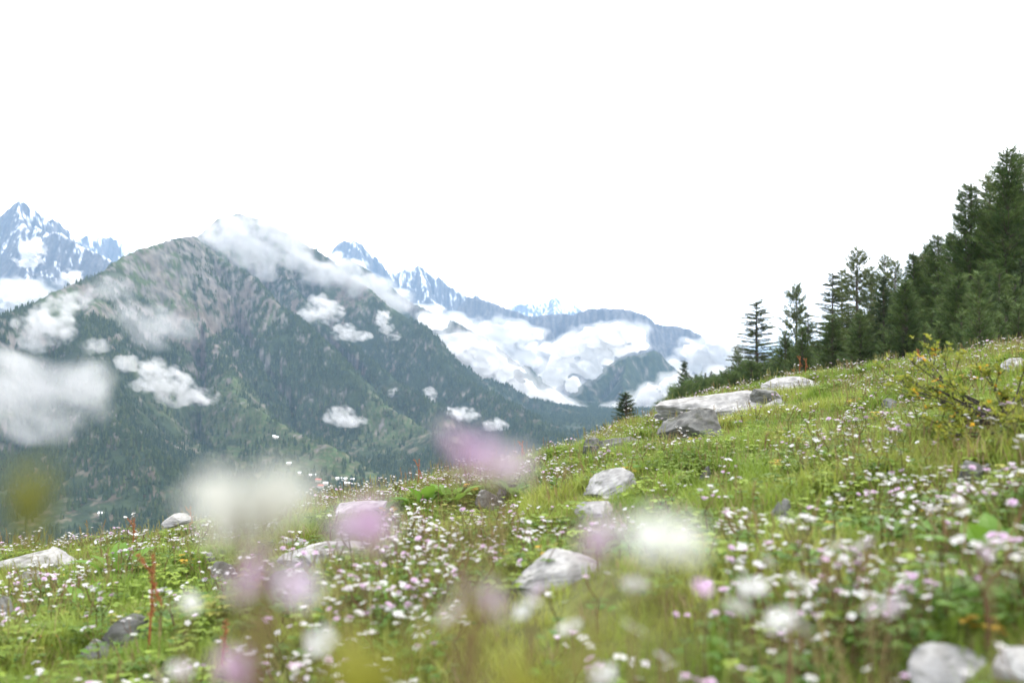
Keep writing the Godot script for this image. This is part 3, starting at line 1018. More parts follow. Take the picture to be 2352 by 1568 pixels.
# ---------------------------------------------------------------------- plants of the meadow
func blade(v: PackedVector3Array, c: PackedColorArray, at: Vector3, dir: Vector3, h: float, lean: float, w: float, col: Color) -> void:
	var side := dir.cross(Vector3.UP).normalized() * w
	var m := at + Vector3.UP * h * 0.55 + dir * lean * 0.35
	var t := at + Vector3.UP * h + dir * lean
	v.append_array([at - side, m - side * 0.7, at + side, at + side, m - side * 0.7, m + side * 0.7, m - side * 0.7, t, m + side * 0.7])
	for e in 9: c.append(col)


func lobed_leaf(v: PackedVector3Array, c: PackedColorArray, at: Vector3, out: Vector3, up: Vector3, l: float, w: float, col: Color) -> void:
	# a folded leaf with a notched outline
	var side := out.cross(up).normalized()
	var rim := [[0.0, 0.0], [0.22, 0.75], [0.34, 0.6], [0.5, 1.0], [0.62, 0.72], [0.78, 0.7], [0.84, 0.42], [1.0, 0.0]]
	for s: float in [-1.0, 1.0]:
		for k in rim.size() - 1:
			var a: Array = rim[k]
			var b: Array = rim[k + 1]
			var pa: Vector3 = at + out * l * a[0] - up * l * 0.25 * a[0] * a[0]
			var pb: Vector3 = at + out * l * b[0] - up * l * 0.25 * b[0] * b[0]
			var qa: Vector3 = pa + side * s * w * a[1] + up * w * 0.35 * a[1]
			var qb: Vector3 = pb + side * s * w * b[1] + up * w * 0.35 * b[1]
			v.append_array([pa, qa, qb, pa, qb, pb])
			for e in 6: c.append(col)


func long_leaf(v: PackedVector3Array, c: PackedColorArray, at: Vector3, out: Vector3, up: Vector3, l: float, w: float, col: Color) -> void:
	var side := out.cross(up).normalized()
	for s: float in [-1.0, 1.0]:
		for k in 6:
			var a := k / 6.0
			var b := (k + 1) / 6.0
			var pa := at + out * l * a + up * l * (0.35 * a - 0.55 * a * a)
			var pb := at + out * l * b + up * l * (0.35 * b - 0.55 * b * b)
			var wa := w * sin(PI * pow(a, 0.7))
			var wb := w * sin(PI * pow(b, 0.7))
			var qa := pa + side * s * wa + up * wa * 0.3
			var qb := pb + side * s * wb + up * wb * 0.3
			v.append_array([pa, qa, qb, pa, qb, pb])
			for e in 6: c.append(col)


func scatter(called: String, mesh: Mesh, m: Material, where: Array[Transform3D], tint: PackedColorArray, parent: Node = self) -> MultiMeshInstance3D:
	var mm := MultiMesh.new()
	mm.transform_format = MultiMesh.TRANSFORM_3D
	mm.use_colors = true
	mm.mesh = mesh
	mm.instance_count = where.size()
	for i in where.size():
		mm.set_instance_transform(i, where[i])
		mm.set_instance_color(i, tint[i])
	var o := MultiMeshInstance3D.new()
	o.name = called if parent != self else numbered(called)
	o.multimesh = mm
	o.material_override = m
	parent.add_child(o, true)
	return o


func wild_spot(rmin: float, beyond: float, spread := 45.0) -> Vector3:
	var az := rng.randf_range(-spread, spread)
	var b := brow(az)
	var r := sqrt(lerpf(rmin * rmin, (b.x + beyond) * (b.x + beyond), rng.randf()))
	var a := deg_to_rad(az)
	var x := r * sin(a)
	var z := -r * cos(a)
	return Vector3(x, ground(x, z), z)


func build_plants() -> void:
	rng.seed = 4242
	# grass tufts
	var kinds := []
	for k in 5:
		var v := PackedVector3Array()
		var c := PackedColorArray()
		for i in 26:
			var a := rng.randf() * TAU
			var dir := Vector3(cos(a), 0, sin(a))
			var at := Vector3(rng.randf_range(-1, 1), 0, rng.randf_range(-1, 1)) * 0.07
			var h := rng.randf_range(0.02, 0.06) * (1.0 + 0.22 * k)
			var tone := Color(1, 1, 1).lerp(Color(1.5, 1.25, 1.0), rng.randf()) * rng.randf_range(0.75, 1.15)
			tone.a = 1.0
			blade(v, c, at - Vector3.UP * 0.01, dir, h, h * rng.randf_range(0.2, 1.1), rng.randf_range(0.0012, 0.003), tone)
		kinds.append(soup(v, c))
	var root := thing("meadow_grass")
	tag(root, "short yellow green grass covering the meadow slope", "grass", "", "stuff")
	for k in 5:
		var where: Array[Transform3D] = []
		var tint := PackedColorArray()
		for i in 20000:
			var p := wild_spot(0.3, 3.0)
			if on_rock(p, 0.5) and (on_rock(p) or rng.randf() < 0.6): continue
			var dry := clampf(patch.get_noise_2d(p.x * 0.8 + 90.0, p.z * 0.8) * 1.6 + 0.35, 0.0, 1.0)
			where.append(Transform3D(Basis(Vector3.UP, rng.randf() * TAU) * Basis.from_scale(Vector3.ONE * rng.randf_range(0.7, 1.4) * (0.6 if on_rock(p, 1.2) else 1.0) * clampf(0.4 + p.length() * 0.15, 0.6, 1.0)), p))
			var col := Color(0.13, 0.2, 0.028).lerp(Color(0.275, 0.29, 0.066), dry * rng.randf_range(0.3, 1.0))
			if rng.randf() < 0.08: col = Color(0.22, 0.17, 0.09)
			tint.append(col)
		scatter("grass", kinds[k], mats.leaf, where, tint, root)
	# leafy ground cover
	var cover := thing("leafy_ground_cover")
	tag(cover, "low lobed green leaves crowding between the grass and flowers", "ground cover", "", "stuff")
	for k in 5:
		var v := PackedVector3Array()
		var c := PackedColorArray()
		for i in 9:
			var a := rng.randf() * TAU
			var out := Vector3(cos(a), rng.randf_range(0.0, 0.5), sin(a)).normalized()
			var h := rng.randf_range(0.03, 0.11)
			var at := Vector3(cos(a), 0, sin(a)) * rng.randf_range(0.01, 0.07) + Vector3.UP * h
			var tone := Color(1, 1, 1) * rng.randf_range(0.75, 1.25)
			tone.a = 1.0
			var l := rng.randf_range(0.03, 0.055)
			for q in 3:
				var o3 := out.rotated(Vector3.UP, (q - 1) * 1.0)
				lobed_leaf(v, c, at, o3, Vector3.UP, l, l * 0.36, tone)
			blade(v, c, Vector3(at.x * 0.3, 0, at.z * 0.3), Vector3(cos(a), 0, sin(a)), h, at.length() * 0.5, 0.0016, Color(0.9, 0.7, 0.6))
		kinds[k] = soup(v, c)
	for k in 5:
		var where: Array[Transform3D] = []
		var tint := PackedColorArray()
		for i in 7200:
			var p := wild_spot(0.4, 2.0)
			if on_rock(p, 1.3) and (on_rock(p, 0.3) or rng.randf() < 0.85): continue
			var lush := patch.get_noise_2d(p.x * 0.8 + 90.0, p.z * 0.8)
			if rng.randf() < clampf(lush * 1.8 + 0.2, 0.0, 0.92): continue
			var q := rng.randf()
			var col := Color(0.065, 0.115, 0.016).lerp(Color(0.22, 0.3, 0.043), q)
			if rng.randf() < 0.012: col = Color(0.4, 0.26, 0.03)
			elif rng.randf() < 0.08: col = Color(0.24, 0.25, 0.05)
			if p.length() < 2.4 and rng.randf() < 0.5: continue
			where.append(Transform3D(Basis(Vector3.UP, rng.randf() * TAU) * Basis.from_scale(Vector3.ONE * rng.randf_range(0.35, 0.78)), p))
			tint.append(col)
		scatter("leaves", kinds[k], mats.leaf, where, tint, cover)
	# thin brown and green stalks and seed heads
	var stalks := thing("dry_stalks")
	tag(stalks, "thin brown stalks and seed heads standing above the grass", "stalks", "", "stuff")
	for k in 3:
		var v := PackedVector3Array()
		var c := PackedColorArray()
		for i in 3:
			var a := rng.randf() * TAU
			var dir := Vector3(cos(a), 0, sin(a))
			var h := rng.randf_range(0.08, 0.2)
			var base := Vector3(rng.randf_range(-0.05, 0.05), 0, rng.randf_range(-0.05, 0.05))
			var top := base + Vector3.UP * h + dir * h * rng.randf_range(0.0, 0.4)
			tube(v, c, [base, base.lerp(top, 0.5) + dir * 0.01, top], [0.0016, 0.0013, 0.0008], 3, Color.WHITE)
			for q in 7:
				tuft(v, c, base.lerp(top, 0.7 + q * 0.045), (dir * 0.4 + Vector3.UP).normalized(), 0.022, 0.0012, 2, 0.5, Color(1.3, 1.2, 1.0))
		kinds[k] = soup(v, c)
	for k in 3:
		var where: Array[Transform3D] = []
		var tint := PackedColorArray()
		for i in 1500:
			var p := wild_spot(0.9, 1.5)
			if on_rock(p, 1.3): continue
			where.append(Transform3D(Basis(Vector3.UP, rng.randf() * TAU) * Basis.from_scale(Vector3.ONE * rng.randf_range(0.6, 1.2)), p))
			tint.append(Color(0.15, 0.09, 0.05).lerp(Color(0.2, 0.22, 0.07), rng.randf()))
		scatter("stalks", kinds[k], mats.stem, where, tint, stalks)
	build_docks()
	build_shrubs()


func build_docks() -> void:
	# rust red seed spikes: x and y of the foot, height in pixels, label
	var list := [
		[340, 1500, 190, "tall rust red dock spike with side branches in front of the dark boulder", 1.1],
		[302, 1250, 75, "rust red dock spike with three arms below the left brow", 1.0],
		[432, 1240, 60, "thin red dock spike right of the three armed one", 0.8],
		[1196, 1075, 48, "pair of rust red dock tips on the brow right of the pink blur", 0.9],
		[958, 1140, 70, "red brown dock spike rising from the leafy docks on the brow", 0.9],
		[1836, 868, 42, "red dock spike behind the rounded brow boulder, tallest of the four", 0.8],
		[1822, 868, 24, "short red dock spike left of the tallest behind the brow boulder", 0.8],
		[1812, 868, 22, "leftmost short red dock spike behind the brow boulder", 0.8],
		[1850, 866, 34, "rightmost red dock spike behind the brow boulder", 0.8],
		[2108, 815, 30, "faint red dock spike on the right brow", 0.8],
		[505, 1545, 70, "short rust dock spike low in the left foreground", 1.0],
	]
	var sd := 300
	for r in list:
		sd += 1
		rng.seed = sd
		var p := meadow_hit(r[0], r[1])
		var d := -p.z
		var h: float = r[2] / FOCAL * d + 0.05
		var o := thing("dock_spike", p)
		var sv := PackedVector3Array()
		var sc := PackedColorArray()
		var tv := PackedVector3Array()
		var tc := PackedColorArray()
		tube(sv, sc, [Vector3.ZERO, Vector3(0.01, h * 0.5, 0), Vector3(0.015, h, 0)], [0.004, 0.003, 0.0015], 5, Color(0.2, 0.07, 0.03))
		var arms := [[Vector3(0.01, h * 0.35, 0), Vector3(0.015, h, 0)]]
		if h > 0.14:
			arms.append([Vector3(0.012, h * 0.78, 0), Vector3(-0.03, h * 1.0, 0.01) * Vector3(h * 3.0, 1, 1)])
			arms.append([Vector3(0.012, h * 0.72, 0), Vector3(0.045, h * 0.5, 0.01) * Vector3(h * 3.0, 1, 1)])
			for k in [1, 2]: tube(sv, sc, [arms[k][0], arms[k][1]], [0.0025, 0.0012], 4, Color(0.2, 0.07, 0.03))
		for arm in arms:
			var n := int(maxf(14.0, (arm[1] - arm[0]).length() * 420.0))
			for k in n:
				var at: Vector3 = arm[0].lerp(arm[1], float(k) / n)
				var q := Vector3(rng.randf_range(-1, 1), rng.randf_range(-0.6, 0.6), rng.randf_range(-1, 1)).normalized()
				tuft(tv, tc, at + q * rng.randf_range(0.001, 0.008), q, 0.007, 0.0024, 4, 0.9, Color(0.2, 0.075, 0.03).lerp(Color(0.36, 0.15, 0.07), rng.randf()))
		part("stem", soup(sv, sc), mats.stem, o)
		part("seed_head", soup(tv, tc), mats.leaf, o)
		tag(o, r[3], "dock plant")


func build_shrubs() -> void:
	# broad leaved plants on the brow
	var list := [[975, 1175, 0.2, 12, "clump of broad bright leaves on the brow right of centre left"], [1035, 1165, 0.2, 10, "broad leaved clump just left of the pink blur on the brow"], [880, 1190, 0.13, 9, "broad leaved clump behind the pale pinkish slab"],
		[1180, 1150, 0.16, 10, "broad leaved plant between the brow and the grey wedge rock"], [270, 1340, 0.2, 12, "dark green leafy clump in the left meadow above the dark boulder"], [860, 1440, 0.14, 8, "leafy plant in the lower middle foreground"],
		[200, 1420, 0.14, 9, "leafy clump above the dark angular boulder"], [2290, 1330, 0.16, 8, "dock leaves with one red leaf near the right edge"]]
	var sd := 410
	for r in list:
		sd += 1
		rng.seed = sd
		var p := meadow_hit(r[0], r[1])
		var o := thing("broad_leaved_plant", p)
		for k in r[3]:
			var v := PackedVector3Array()
			var c := PackedColorArray()
			var a: float = TAU * k / r[3] + rng.randf_range(-0.3, 0.3)
			var out := Vector3(cos(a), rng.randf_range(0.3, 1.4), sin(a)).normalized()
			var col := Color(0.075, 0.16, 0.02).lerp(Color(0.13, 0.22, 0.035), rng.randf())
			var l: float = r[2] * rng.randf_range(0.7, 1.15)
			tube(v, c, [Vector3.ZERO, out * l * 0.4], [0.002, 0.0015], 3, Color(0.12, 0.13, 0.04))
			long_leaf(v, c, out * l * 0.4, out, (Vector3.UP - out * out.y).normalized(), l * 0.8, l * 0.2, col)
			part("leaf", soup(v, c), mats.leaf, o)
		tag(o, r[4], "plant")
	# the yellow leaved shrub at the right edge
	rng.seed = 515
	var q := meadow_hit(2395, 980)
	var sh := thing("yellow_shrub", q)
	var bv := PackedVector3Array()
	var bc := PackedColorArray()
	var lv := PackedVector3Array()
	var lc := PackedColorArray()
	for k in 13:
		var a := PI + rng.randf_range(-1.7, 1.7)
		grow(bv, bc, lv, lc, Vector3(0, -0.02, 0), Vector3(cos(a) * 1.3, rng.randf_range(0.02, 0.42), sin(a) * 0.9).normalized(), rng.randf_range(0.17, 0.3), 0.009, 4)
	part("branches", soup(bv, bc), mats.bark, sh)
	part("leaves", soup(lv, lc), mats.leaf, sh)
	tag(sh, "low spreading shrub with yellow and orange leaves on dark twigs, right edge", "shrub")
	# a twiggy green bush rising behind the brow
	rng.seed = 616
	var tb := spot(765, 1160, 9.5)
	tb.y = minf(tb.y, ground(tb.x, tb.z) + 0.1)
	var bu := thing("twiggy_bush", tb)
	bv = PackedVector3Array()
	bc = PackedColorArray()
	lv = PackedVector3Array()
	lc = PackedColorArray()
	for k in 7:
		var x := rng.randf_range(-0.1, 0.16)
		var top := Vector3(x * 1.2, rng.randf_range(0.25, 0.52), rng.randf_range(-0.1, 0.1))
		tube(bv, bc, [Vector3(x * 0.5, 0, 0), top * 0.5 + Vector3(x * 0.3, 0, 0), top], [0.005, 0.004, 0.002], 4, Color(0.06, 0.05, 0.035))
		for s in 18:
			tuft(lv, lc, Vector3(x * 0.5, 0, 0).lerp(top, 0.25 + 0.75 * s / 34.0), Vector3(rng.randf_range(-1, 1), 0.6, rng.randf_range(-1, 1)).normalized(), 0.04, 0.006, 4, 0.6, Color(0.08, 0.09, 0.025).lerp(Color(0.13, 0.13, 0.03), rng.randf()))
	part("branches", soup(bv, bc), mats.bark, bu)
	part("leaves", soup(lv, lc), mats.leaf, bu)
	tag(bu, "twiggy olive bush rising behind the brow, left of centre", "shrub")


func grow(bv: PackedVector3Array, bc: PackedColorArray, lv: PackedVector3Array, lc: PackedColorArray, at: Vector3, dir: Vector3, l: float, r: float, left: int) -> void:
	var mid := at + dir * l * 0.5 + Vector3(rng.randf_range(-1, 1), rng.randf_range(-0.5, 1), rng.randf_range(-1, 1)) * l * 0.08
	var tip := at + dir * l
	tube(bv, bc, [at, mid, tip], [r, r * 0.85, r * 0.65], 5, Color(0.035, 0.03, 0.027))
	if left <= 2:
		for k in 3:
			var p := at.lerp(tip, rng.randf())
			var col := Color(0.11, 0.16, 0.025).lerp(Color(0.27, 0.27, 0.04), rng.randf())
			if rng.randf() < 0.05: col = Color(0.5, 0.28, 0.03)
			for q in 3:
				var o := Vector3(rng.randf_range(-1, 1), rng.randf_range(-0.2, 1), rng.randf_range(-1, 1)).normalized()
				lobed_leaf(lv, lc, p, o, o.cross(Vector3(0.3, 0.2, 0.9)).normalized(), rng.randf_range(0.014, 0.026), 0.006, col)
	if left == 0: return
	for k in (2 if left > 1 else 3):
		var d := (dir + Vector3(rng.randf_range(-1, 1), rng.randf_range(-0.5, 0.62), rng.randf_range(-1, 1)) * 0.75).normalized()
		grow(bv, bc, lv, lc, at.lerp(tip, rng.randf_range(0.6, 1.0)), d, l * rng.randf_range(0.6, 0.85), r * 0.62, left - 1)


# ---------------------------------------------------------------------- flowers
func blossom(sd: int, width: float, cup: float, petals: int, inside: Color, tipc: Color) -> ArrayMesh:
	rng.seed = sd
	var v := PackedVector3Array()
	var c := PackedColorArray()
	for k in petals:
		var a := TAU * k / petals + rng.randf_range(-0.12, 0.12)
		var out := Vector3(cos(a), 0, sin(a))
		var side := Vector3(-sin(a), 0, cos(a))
		var l := width * 0.5 * rng.randf_range(0.85, 1.1)
		var w := l * rng.randf_range(0.3, 0.42)
		var rise := cup + rng.randf_range(-0.12, 0.18)
		var prof := [[0.08, 0.25], [0.35, 0.75], [0.62, 1.0], [0.85, 0.82], [1.0, 0.2]]
		for i in prof.size() - 1:
			var f0: float = prof[i][0]
			var f1: float = prof[i + 1][0]
			var p0 := out * l * f0 + Vector3.UP * l * (rise * f0 - 0.25 * f0 * f0)
			var p1 := out * l * f1 + Vector3.UP * l * (rise * f1 - 0.25 * f1 * f1)
			var c0 := inside.lerp(tipc, f0)
			var c1 := inside.lerp(tipc, f1)
			for s: float in [-1.0, 1.0]:
				var w0: float = w * prof[i][1] * s
				var w1: float = w * prof[i + 1][1] * s
				var u0 := p0 + side * w0 + Vector3.UP * absf(w0) * 0.25
				var u1 := p1 + side * w1 + Vector3.UP * absf(w1) * 0.25
				v.append_array([p0, u0, u1, p0, u1, p1])
				c.append_array([c0, c0, c1, c0, c1, c1])
	return soup(v, c)


func heart(sd: int, width: float, col: Color) -> ArrayMesh:
	rng.seed = sd
	var v := PackedVector3Array()
	var c := PackedColorArray()
	for k in 12:
		var a := TAU * k / 12.0
		tuft(v, c, Vector3.UP * width * 0.03, Vector3(cos(a) * 0.5, 1, sin(a) * 0.5).normalized(), width * 0.16, width * 0.025, 2, 0.3, col)
	return soup(v, c)


func build_flowers() -> void:
	# each kind: stem and leaves, then blossoms at the stem's tips
	var white := Color(0.45, 0.45, 0.445)
	var lilac := Color(0.47, 0.38, 0.47)
	var pink := Color(0.36, 0.19, 0.35)
	var heads := [
		{"mesh": blossom(1, 0.0185, 0.25, 5, white * 0.95, white), "heart": heart(11, 0.022, Color(0.3, 0.28, 0.08))},
		{"mesh": blossom(2, 0.0175, 0.5, 5, Color(0.5, 0.46, 0.51), white), "heart": heart(12, 0.021, Color(0.25, 0.25, 0.1))},
		{"mesh": blossom(3, 0.017, 0.6, 6, pink, lilac), "heart": heart(13, 0.02, Color(0.2, 0.1, 0.2))},
		{"mesh": blossom(4, 0.017, 0.7, 5, Color(0.38, 0.26, 0.38), Color(0.52, 0.49, 0.52)), "heart": heart(14, 0.02, Color(0.25, 0.2, 0.15))},
	]
	heads.append(heads[0])
	heads.append({"mesh": blossom(5, 0.024, 0.3, 5, Color(0.52, 0.52, 0.49), Color(0.54, 0.54, 0.51)), "heart": heads[0].heart})
	var kinds := []
	rng.seed = 8080
	for k in 8:
		var v := PackedVector3Array()
		var c := PackedColorArray()
		var tall := rng.randf_range(0.085, 0.145)
		var fork := Vector3(rng.randf_range(-0.02, 0.02), tall * 0.6, rng.randf_range(-0.02, 0.02))
		var brown := Color(0.1, 0.048, 0.034).lerp(Color(0.1, 0.11, 0.035), rng.randf())
		tube(v, c, [Vector3(0, -0.01, 0), fork * 0.5 + Vector3(0.004, 0, 0), fork], [0.0022, 0.002, 0.0017], 4, brown)
		var tips := []
		for q in 1 + k % 4:
			var a := rng.randf() * TAU
			var tip := fork + Vector3(cos(a) * 0.03, tall * rng.randf_range(0.35, 0.55), sin(a) * 0.03)
			tube(v, c, [fork, fork.lerp(tip, 0.5) + Vector3(cos(a), 0, sin(a)) * 0.006, tip], [0.0012, 0.001, 0.0009], 4, brown)
			var lean := Basis(Vector3(cos(a + 1.5), 0, sin(a + 1.5)), rng.randf_range(-0.6, 0.6))
			var kind: int = [0, 1, 0, 0, 1, 0][(k + q) % 6]
			if k == 5 and q == 1: kind = 3
			if k == 2 and q == 2: kind = 2
			if k == 7 and q != 1: kind = 2 + q % 2
			tips.append([kind, Transform3D(lean, tip)])
		var lv := PackedVector3Array()
		var lc := PackedColorArray()
		for q in 5:
			var a := TAU * q / 5.0
			lobed_leaf(lv, lc, fork, Vector3(cos(a), 0.35, sin(a)).normalized(), Vector3.UP, 0.026, 0.006, Color(0.07, 0.13, 0.022) * rng.randf_range(0.8, 1.2))
		for q in 4:
			var a := rng.randf() * TAU
			var o := Vector3(cos(a), 0.5, sin(a)).normalized()
			lobed_leaf(lv, lc, Vector3(0, 0.03, 0) + o * 0.03, o, Vector3.UP, 0.032, 0.011, Color(0.07, 0.14, 0.02) * rng.randf_range(0.8, 1.3))
		kinds.append({"stem": soup(v, c), "leaf": soup(lv, lc), "tips": tips})
	# the blurred flowers right in front of the lens: x, y, distance, heads
	var close := [
		[590, 1165, 0.36, [[5, 0.008, 0.002, 1.25], [5, -0.012, -0.001, 1.3], [5, -0.003, -0.003, 1.1]], "huge soft white blur of a flower in front of the valley, left of centre"],
		[1530, 1232, 0.4, [[5, -0.006, 0, 0.85], [5, 0.007, -0.001, 0.8]], "huge soft white blur of a flower right of centre in the meadow"],
		[1082, 1050, 0.42, [[2, -0.008, 0.002, 1.2], [2, 0.005, -0.001, 1.0]], "large pink blur of a flower on the brow at the centre"],
		[1150, 1090, 0.43, [[3, 0, 0, 1.2]], "large pale pink blur joined below the pink one on the brow"],
		[812, 1222, 0.42, [[2, 0.004, 0, 1.3], [3, -0.01, -0.001, 1.1]], "large mauve and white blur over the flat topped block"],
		[596, 1322, 0.44, [[2, 0, 0, 1.2], [2, 0.004, 0.003, 0.9]], "mauve blur of a flower left of the narrow tilted slab"],
		[690, 1352, 0.5, [[3, 0, 0, 1.1]], "pinkish blur over the rounded brownish rock"],
		[1340, 1262, 0.44, [[2, 0, 0, 1.2], [3, 0.01, 0.003, 1.1]], "mauve blur over the top of the large wrinkled rock"],
		[1062, 1380, 0.5, [[2, 0, 0, 1.2], [3, 0.01, -0.003, 1.2]], "large lilac blur of a flower below the centre"],
		[1035, 1430, 0.6, [[1, 0, 0, 1.1]], "pale blurred flower under the large lilac blur"],
		[525, 1538, 0.5, [[2, 0, 0, 1.2], [3, 0.012, 0, 1.0]], "violet blur of a flower at the bottom edge, left"],
		[375, 1555, 0.75, [[0, 0, 0, 1.3], [1, 0.015, 0.004, 1.2]], "cream white blurred flowers at the bottom edge, far left"],
		[412, 1395, 0.75, [[0, 0, 0, 1.2], [0, 0.012, 0.006, 1.0]], "slanting white blurred flower right of the tall red dock"],
		[735, 1478, 0.72, [[0, 0, 0, 1.3]], "cream blurred flower in the lower left middle"],
		[1220, 1382, 0.95, [[1, 0, 0, 1.3], [3, 0.01, 0.01, 1.1], [0, -0.008, -0.01, 1.1]], "cluster of white and violet flowers below the wrinkled rock"],
		[1310, 1442, 0.95, [[0, 0, 0, 1.4]], "cream blurred flower seen from the side, lower centre"],
		[1450, 1440, 0.9, [[0, 0, 0, 1.3]], "white blurred flower right of the cream one, lower centre"],
		[1810, 1430, 0.72, [[0, -0.005, 0.002, 1.3], [0, 0.008, -0.002, 1.2]], "pair of white blurred flowers in the lower right"],
		[2035, 1402, 0.7, [[0, -0.008, 0, 1.2], [3, 0.01, 0, 1.2]], "white and pale violet blur in the right foreground"],
		[1690, 1395, 0.8, [[0, 0, 0, 1.3]], "soft white flower left of the lower right pair"],
		[1455, 1345, 0.8, [[0, 0, 0, 1.3]], "soft white flower right of the large wrinkled rock"],
		[1720, 1350, 1.0, [[0, 0, 0, 1.3], [0, 0.014, 0.002, 1.2]], "two soft white flowers in the right foreground, middle"],
		[1610, 1350, 0.9, [[2, 0, 0, 1.2]], "soft violet flower under the right white blur"],
		[1830, 1338, 0.95, [[0, 0, 0, 1.3]], "soft white flower above the lower right pair"],
		[2280, 1260, 0.85, [[0, 0, 0, 1.2], [2, -0.008, -0.006, 1.0]], "white blurred flower with a violet shade near the right edge"],
		[2000, 1248, 1.0, [[2, 0, 0, 1.2], [0, -0.012, -0.004, 1.1]], "violet and white flower in the right half, above the blur"],
		[1915, 1265, 1.05, [[0, 0, 0, 1.3], [0, 0.01, 0.006, 1.1]], "leaning white flower left of the violet and white one"],
		[1760, 1290, 1.05, [[1, 0, 0, 1.3]], "cream white flower seen edge on, right half"],
		[1520, 1510, 1.2, [[0, 0, 0, 1.4]], "white flower turned sideways near the bottom, right of centre"],
		[1390, 1552, 0.85, [[0, 0, 0, 1.3]], "white flower at the bottom edge right of centre"],
		[875, 1440, 0.34, [[4, 0, 0, 1.0]], "soft olive green blur of a leaf at the bottom centre left"],
		[1255, 1500, 0.36, [[4, 0, 0, 0.9]], "soft olive blur of a stem and leaf at the bottom centre"],
		[70, 1065, 0.3, [[4, 0, 0, 0.36]], "dim olive blur of a leaf tip at the left over the dark forest"],
	]
	for r in close:
		var near: float = r[2] * (0.78 if r[2] < 0.6 else 0.9)
		var p := spot(r[0], r[1], near)
		var gy := ground(p.x, p.z)
		var o := thing("foreground_flower" if r[3][0][0] != 4 else "foreground_leaf", Vector3(p.x, gy, p.z))
		var h := p.y - gy
		var sv := PackedVector3Array()
		var sc := PackedColorArray()
		rng.seed = int(r[0]) + int(r[1])
		var root := Vector3(rng.randf_range(-0.05, 0.05), -0.01, rng.randf_range(0.0, 0.05))
		var brown := Color(0.14, 0.09, 0.05)
		tube(sv, sc, [root, Vector3(root.x * 0.4, h * 0.5, root.z * 0.5), Vector3(0, h * 0.86, 0)], [0.0016, 0.0014, 0.0011], 5, brown)
		for f in r[3]:
			if f[0] == 4:
				for q in 5:
					var lv := PackedVector3Array()
					var lc := PackedColorArray()
					var a := q * 2.1
					long_leaf(lv, lc, Vector3(0, h - (0.03 + q * 0.008) * f[3], 0), Vector3(cos(a) * 0.5, 1.0, sin(a) * 0.5).normalized(), Vector3(-cos(a), 0.4, -sin(a)).normalized(), 0.05 * f[3], 0.013 * f[3], Color(0.15, 0.15, 0.02))
					part("leaf", soup(lv, lc), mats.leaf, o)
				continue
			var small: float = near / r[2] * (1.0 if r[2] < 0.6 else 0.8)
			var tip := Vector3(f[1] * small, h + f[2] * small, rng.randf_range(-0.004, 0.004))
			tube(sv, sc, [Vector3(0, h * 0.86, 0), Vector3(f[1] * 0.6, h * 0.95, 0), tip], [0.0011, 0.001, 0.0009], 4, brown)
			var b := part("blossom", heads[f[0]].mesh, mats.petal, o)
			b.position = tip
			b.scale = Vector3.ONE * f[3] * small * (1.0 if f[0] == 5 else 1.2)
			b.rotation = Vector3(rng.randf_range(0.75, 1.25) if r[2] < 0.6 else rng.randf_range(0.35, 0.9), rng.randf() * TAU, rng.randf_range(-0.3, 0.3))
			part("flower_centre", heads[f[0]].heart, mats.leaf, b)
		part("stem", soup(sv, sc), mats.stem, o)
		tag(o, r[4], "flower" if r[3][0][0] != 4 else "leaf")
	# the flowers of the meadow
	rng.seed = 9191
	var list := []
	for k in 11500:
		var p := wild_spot(1.35, 0.9, 40.0)
		if k % 4 == 0:
			var az := deg_to_rad(rng.randf_range(-36.0, 36.0))
			var rr := rng.randf_range(1.35, 4.5)
			p = Vector3(rr * sin(az), 0, -rr * cos(az))
			p.y = ground(p.x, p.z)
		if on_rock(p, 1.6) and rng.randf() < (0.97 if on_rock(p, 0.3) else 0.86): continue
		if rng.randf() < clampf(bump.get_noise_2d(p.x * 1.6 + 33.0, p.z * 1.6) * 1.0 + 0.26, 0.0, 0.8): continue
		var edge := clampf((Vector2(p.x, p.z).length() - brow(rad_to_deg(atan2(p.x, -p.z))).x + 1.5) / 1.5, 0.0, 1.0)
		list.append([p, rng.randi() % 8, rng.randf() * TAU, rng.randf_range(0.7, 1.15) + 0.45 * pow(rng.randf(), 3.0) - edge * 0.1, Vector2(p.x, p.z).length()])
	list.sort_custom(func(a, b): return a[4] < b[4])
	var protos := []
	for k in 8:
		protos.append(null)
	var flat := []
	for k in 8: flat.append([])
	for i in list.size():
		var f: Array = list[i]
		var basis_ := Basis(Vector3.UP, f[2]) * Basis.from_scale(Vector3.ONE * f[3])
		var kind: Dictionary = kinds[f[1]]
		if i >= 300:
			flat[f[1]].append(Transform3D(basis_, f[0]))
			continue
		var o: Node3D
		if protos[f[1]] == null:
			o = thing("wild_flower")
			part("stem", kind.stem, mats.stem, o)
			part("leaf", kind.leaf, mats.leaf, o)
			for t in kind.tips:
				var b := part("blossom", heads[t[0]].mesh, mats.petal, o)
				b.transform = t[1]
				part("flower_centre", heads[t[0]].heart, mats.leaf, b)
			protos[f[1]] = o
		else:
			o = protos[f[1]].duplicate()
			o.name = numbered("wild_flower")
			add_child(o)
		o.transform = Transform3D(basis_, f[0])
		var tone := "violet and white" if f[1] == 7 else "white"
		var n: int = kind.tips.size()
		tag(o, "%s five petalled wildflower with %s on one stem, near meadow" % [tone, ["one bloom", "two blooms", "three blooms", "four blooms"][n - 1]], "flower", "%s flowers of the near meadow, %d to a stem" % [tone, n])
	var far := thing("distant_wildflowers")
	tag(far, "countless small white and pink flowers farther up to the brow", "flowers", "", "stuff")
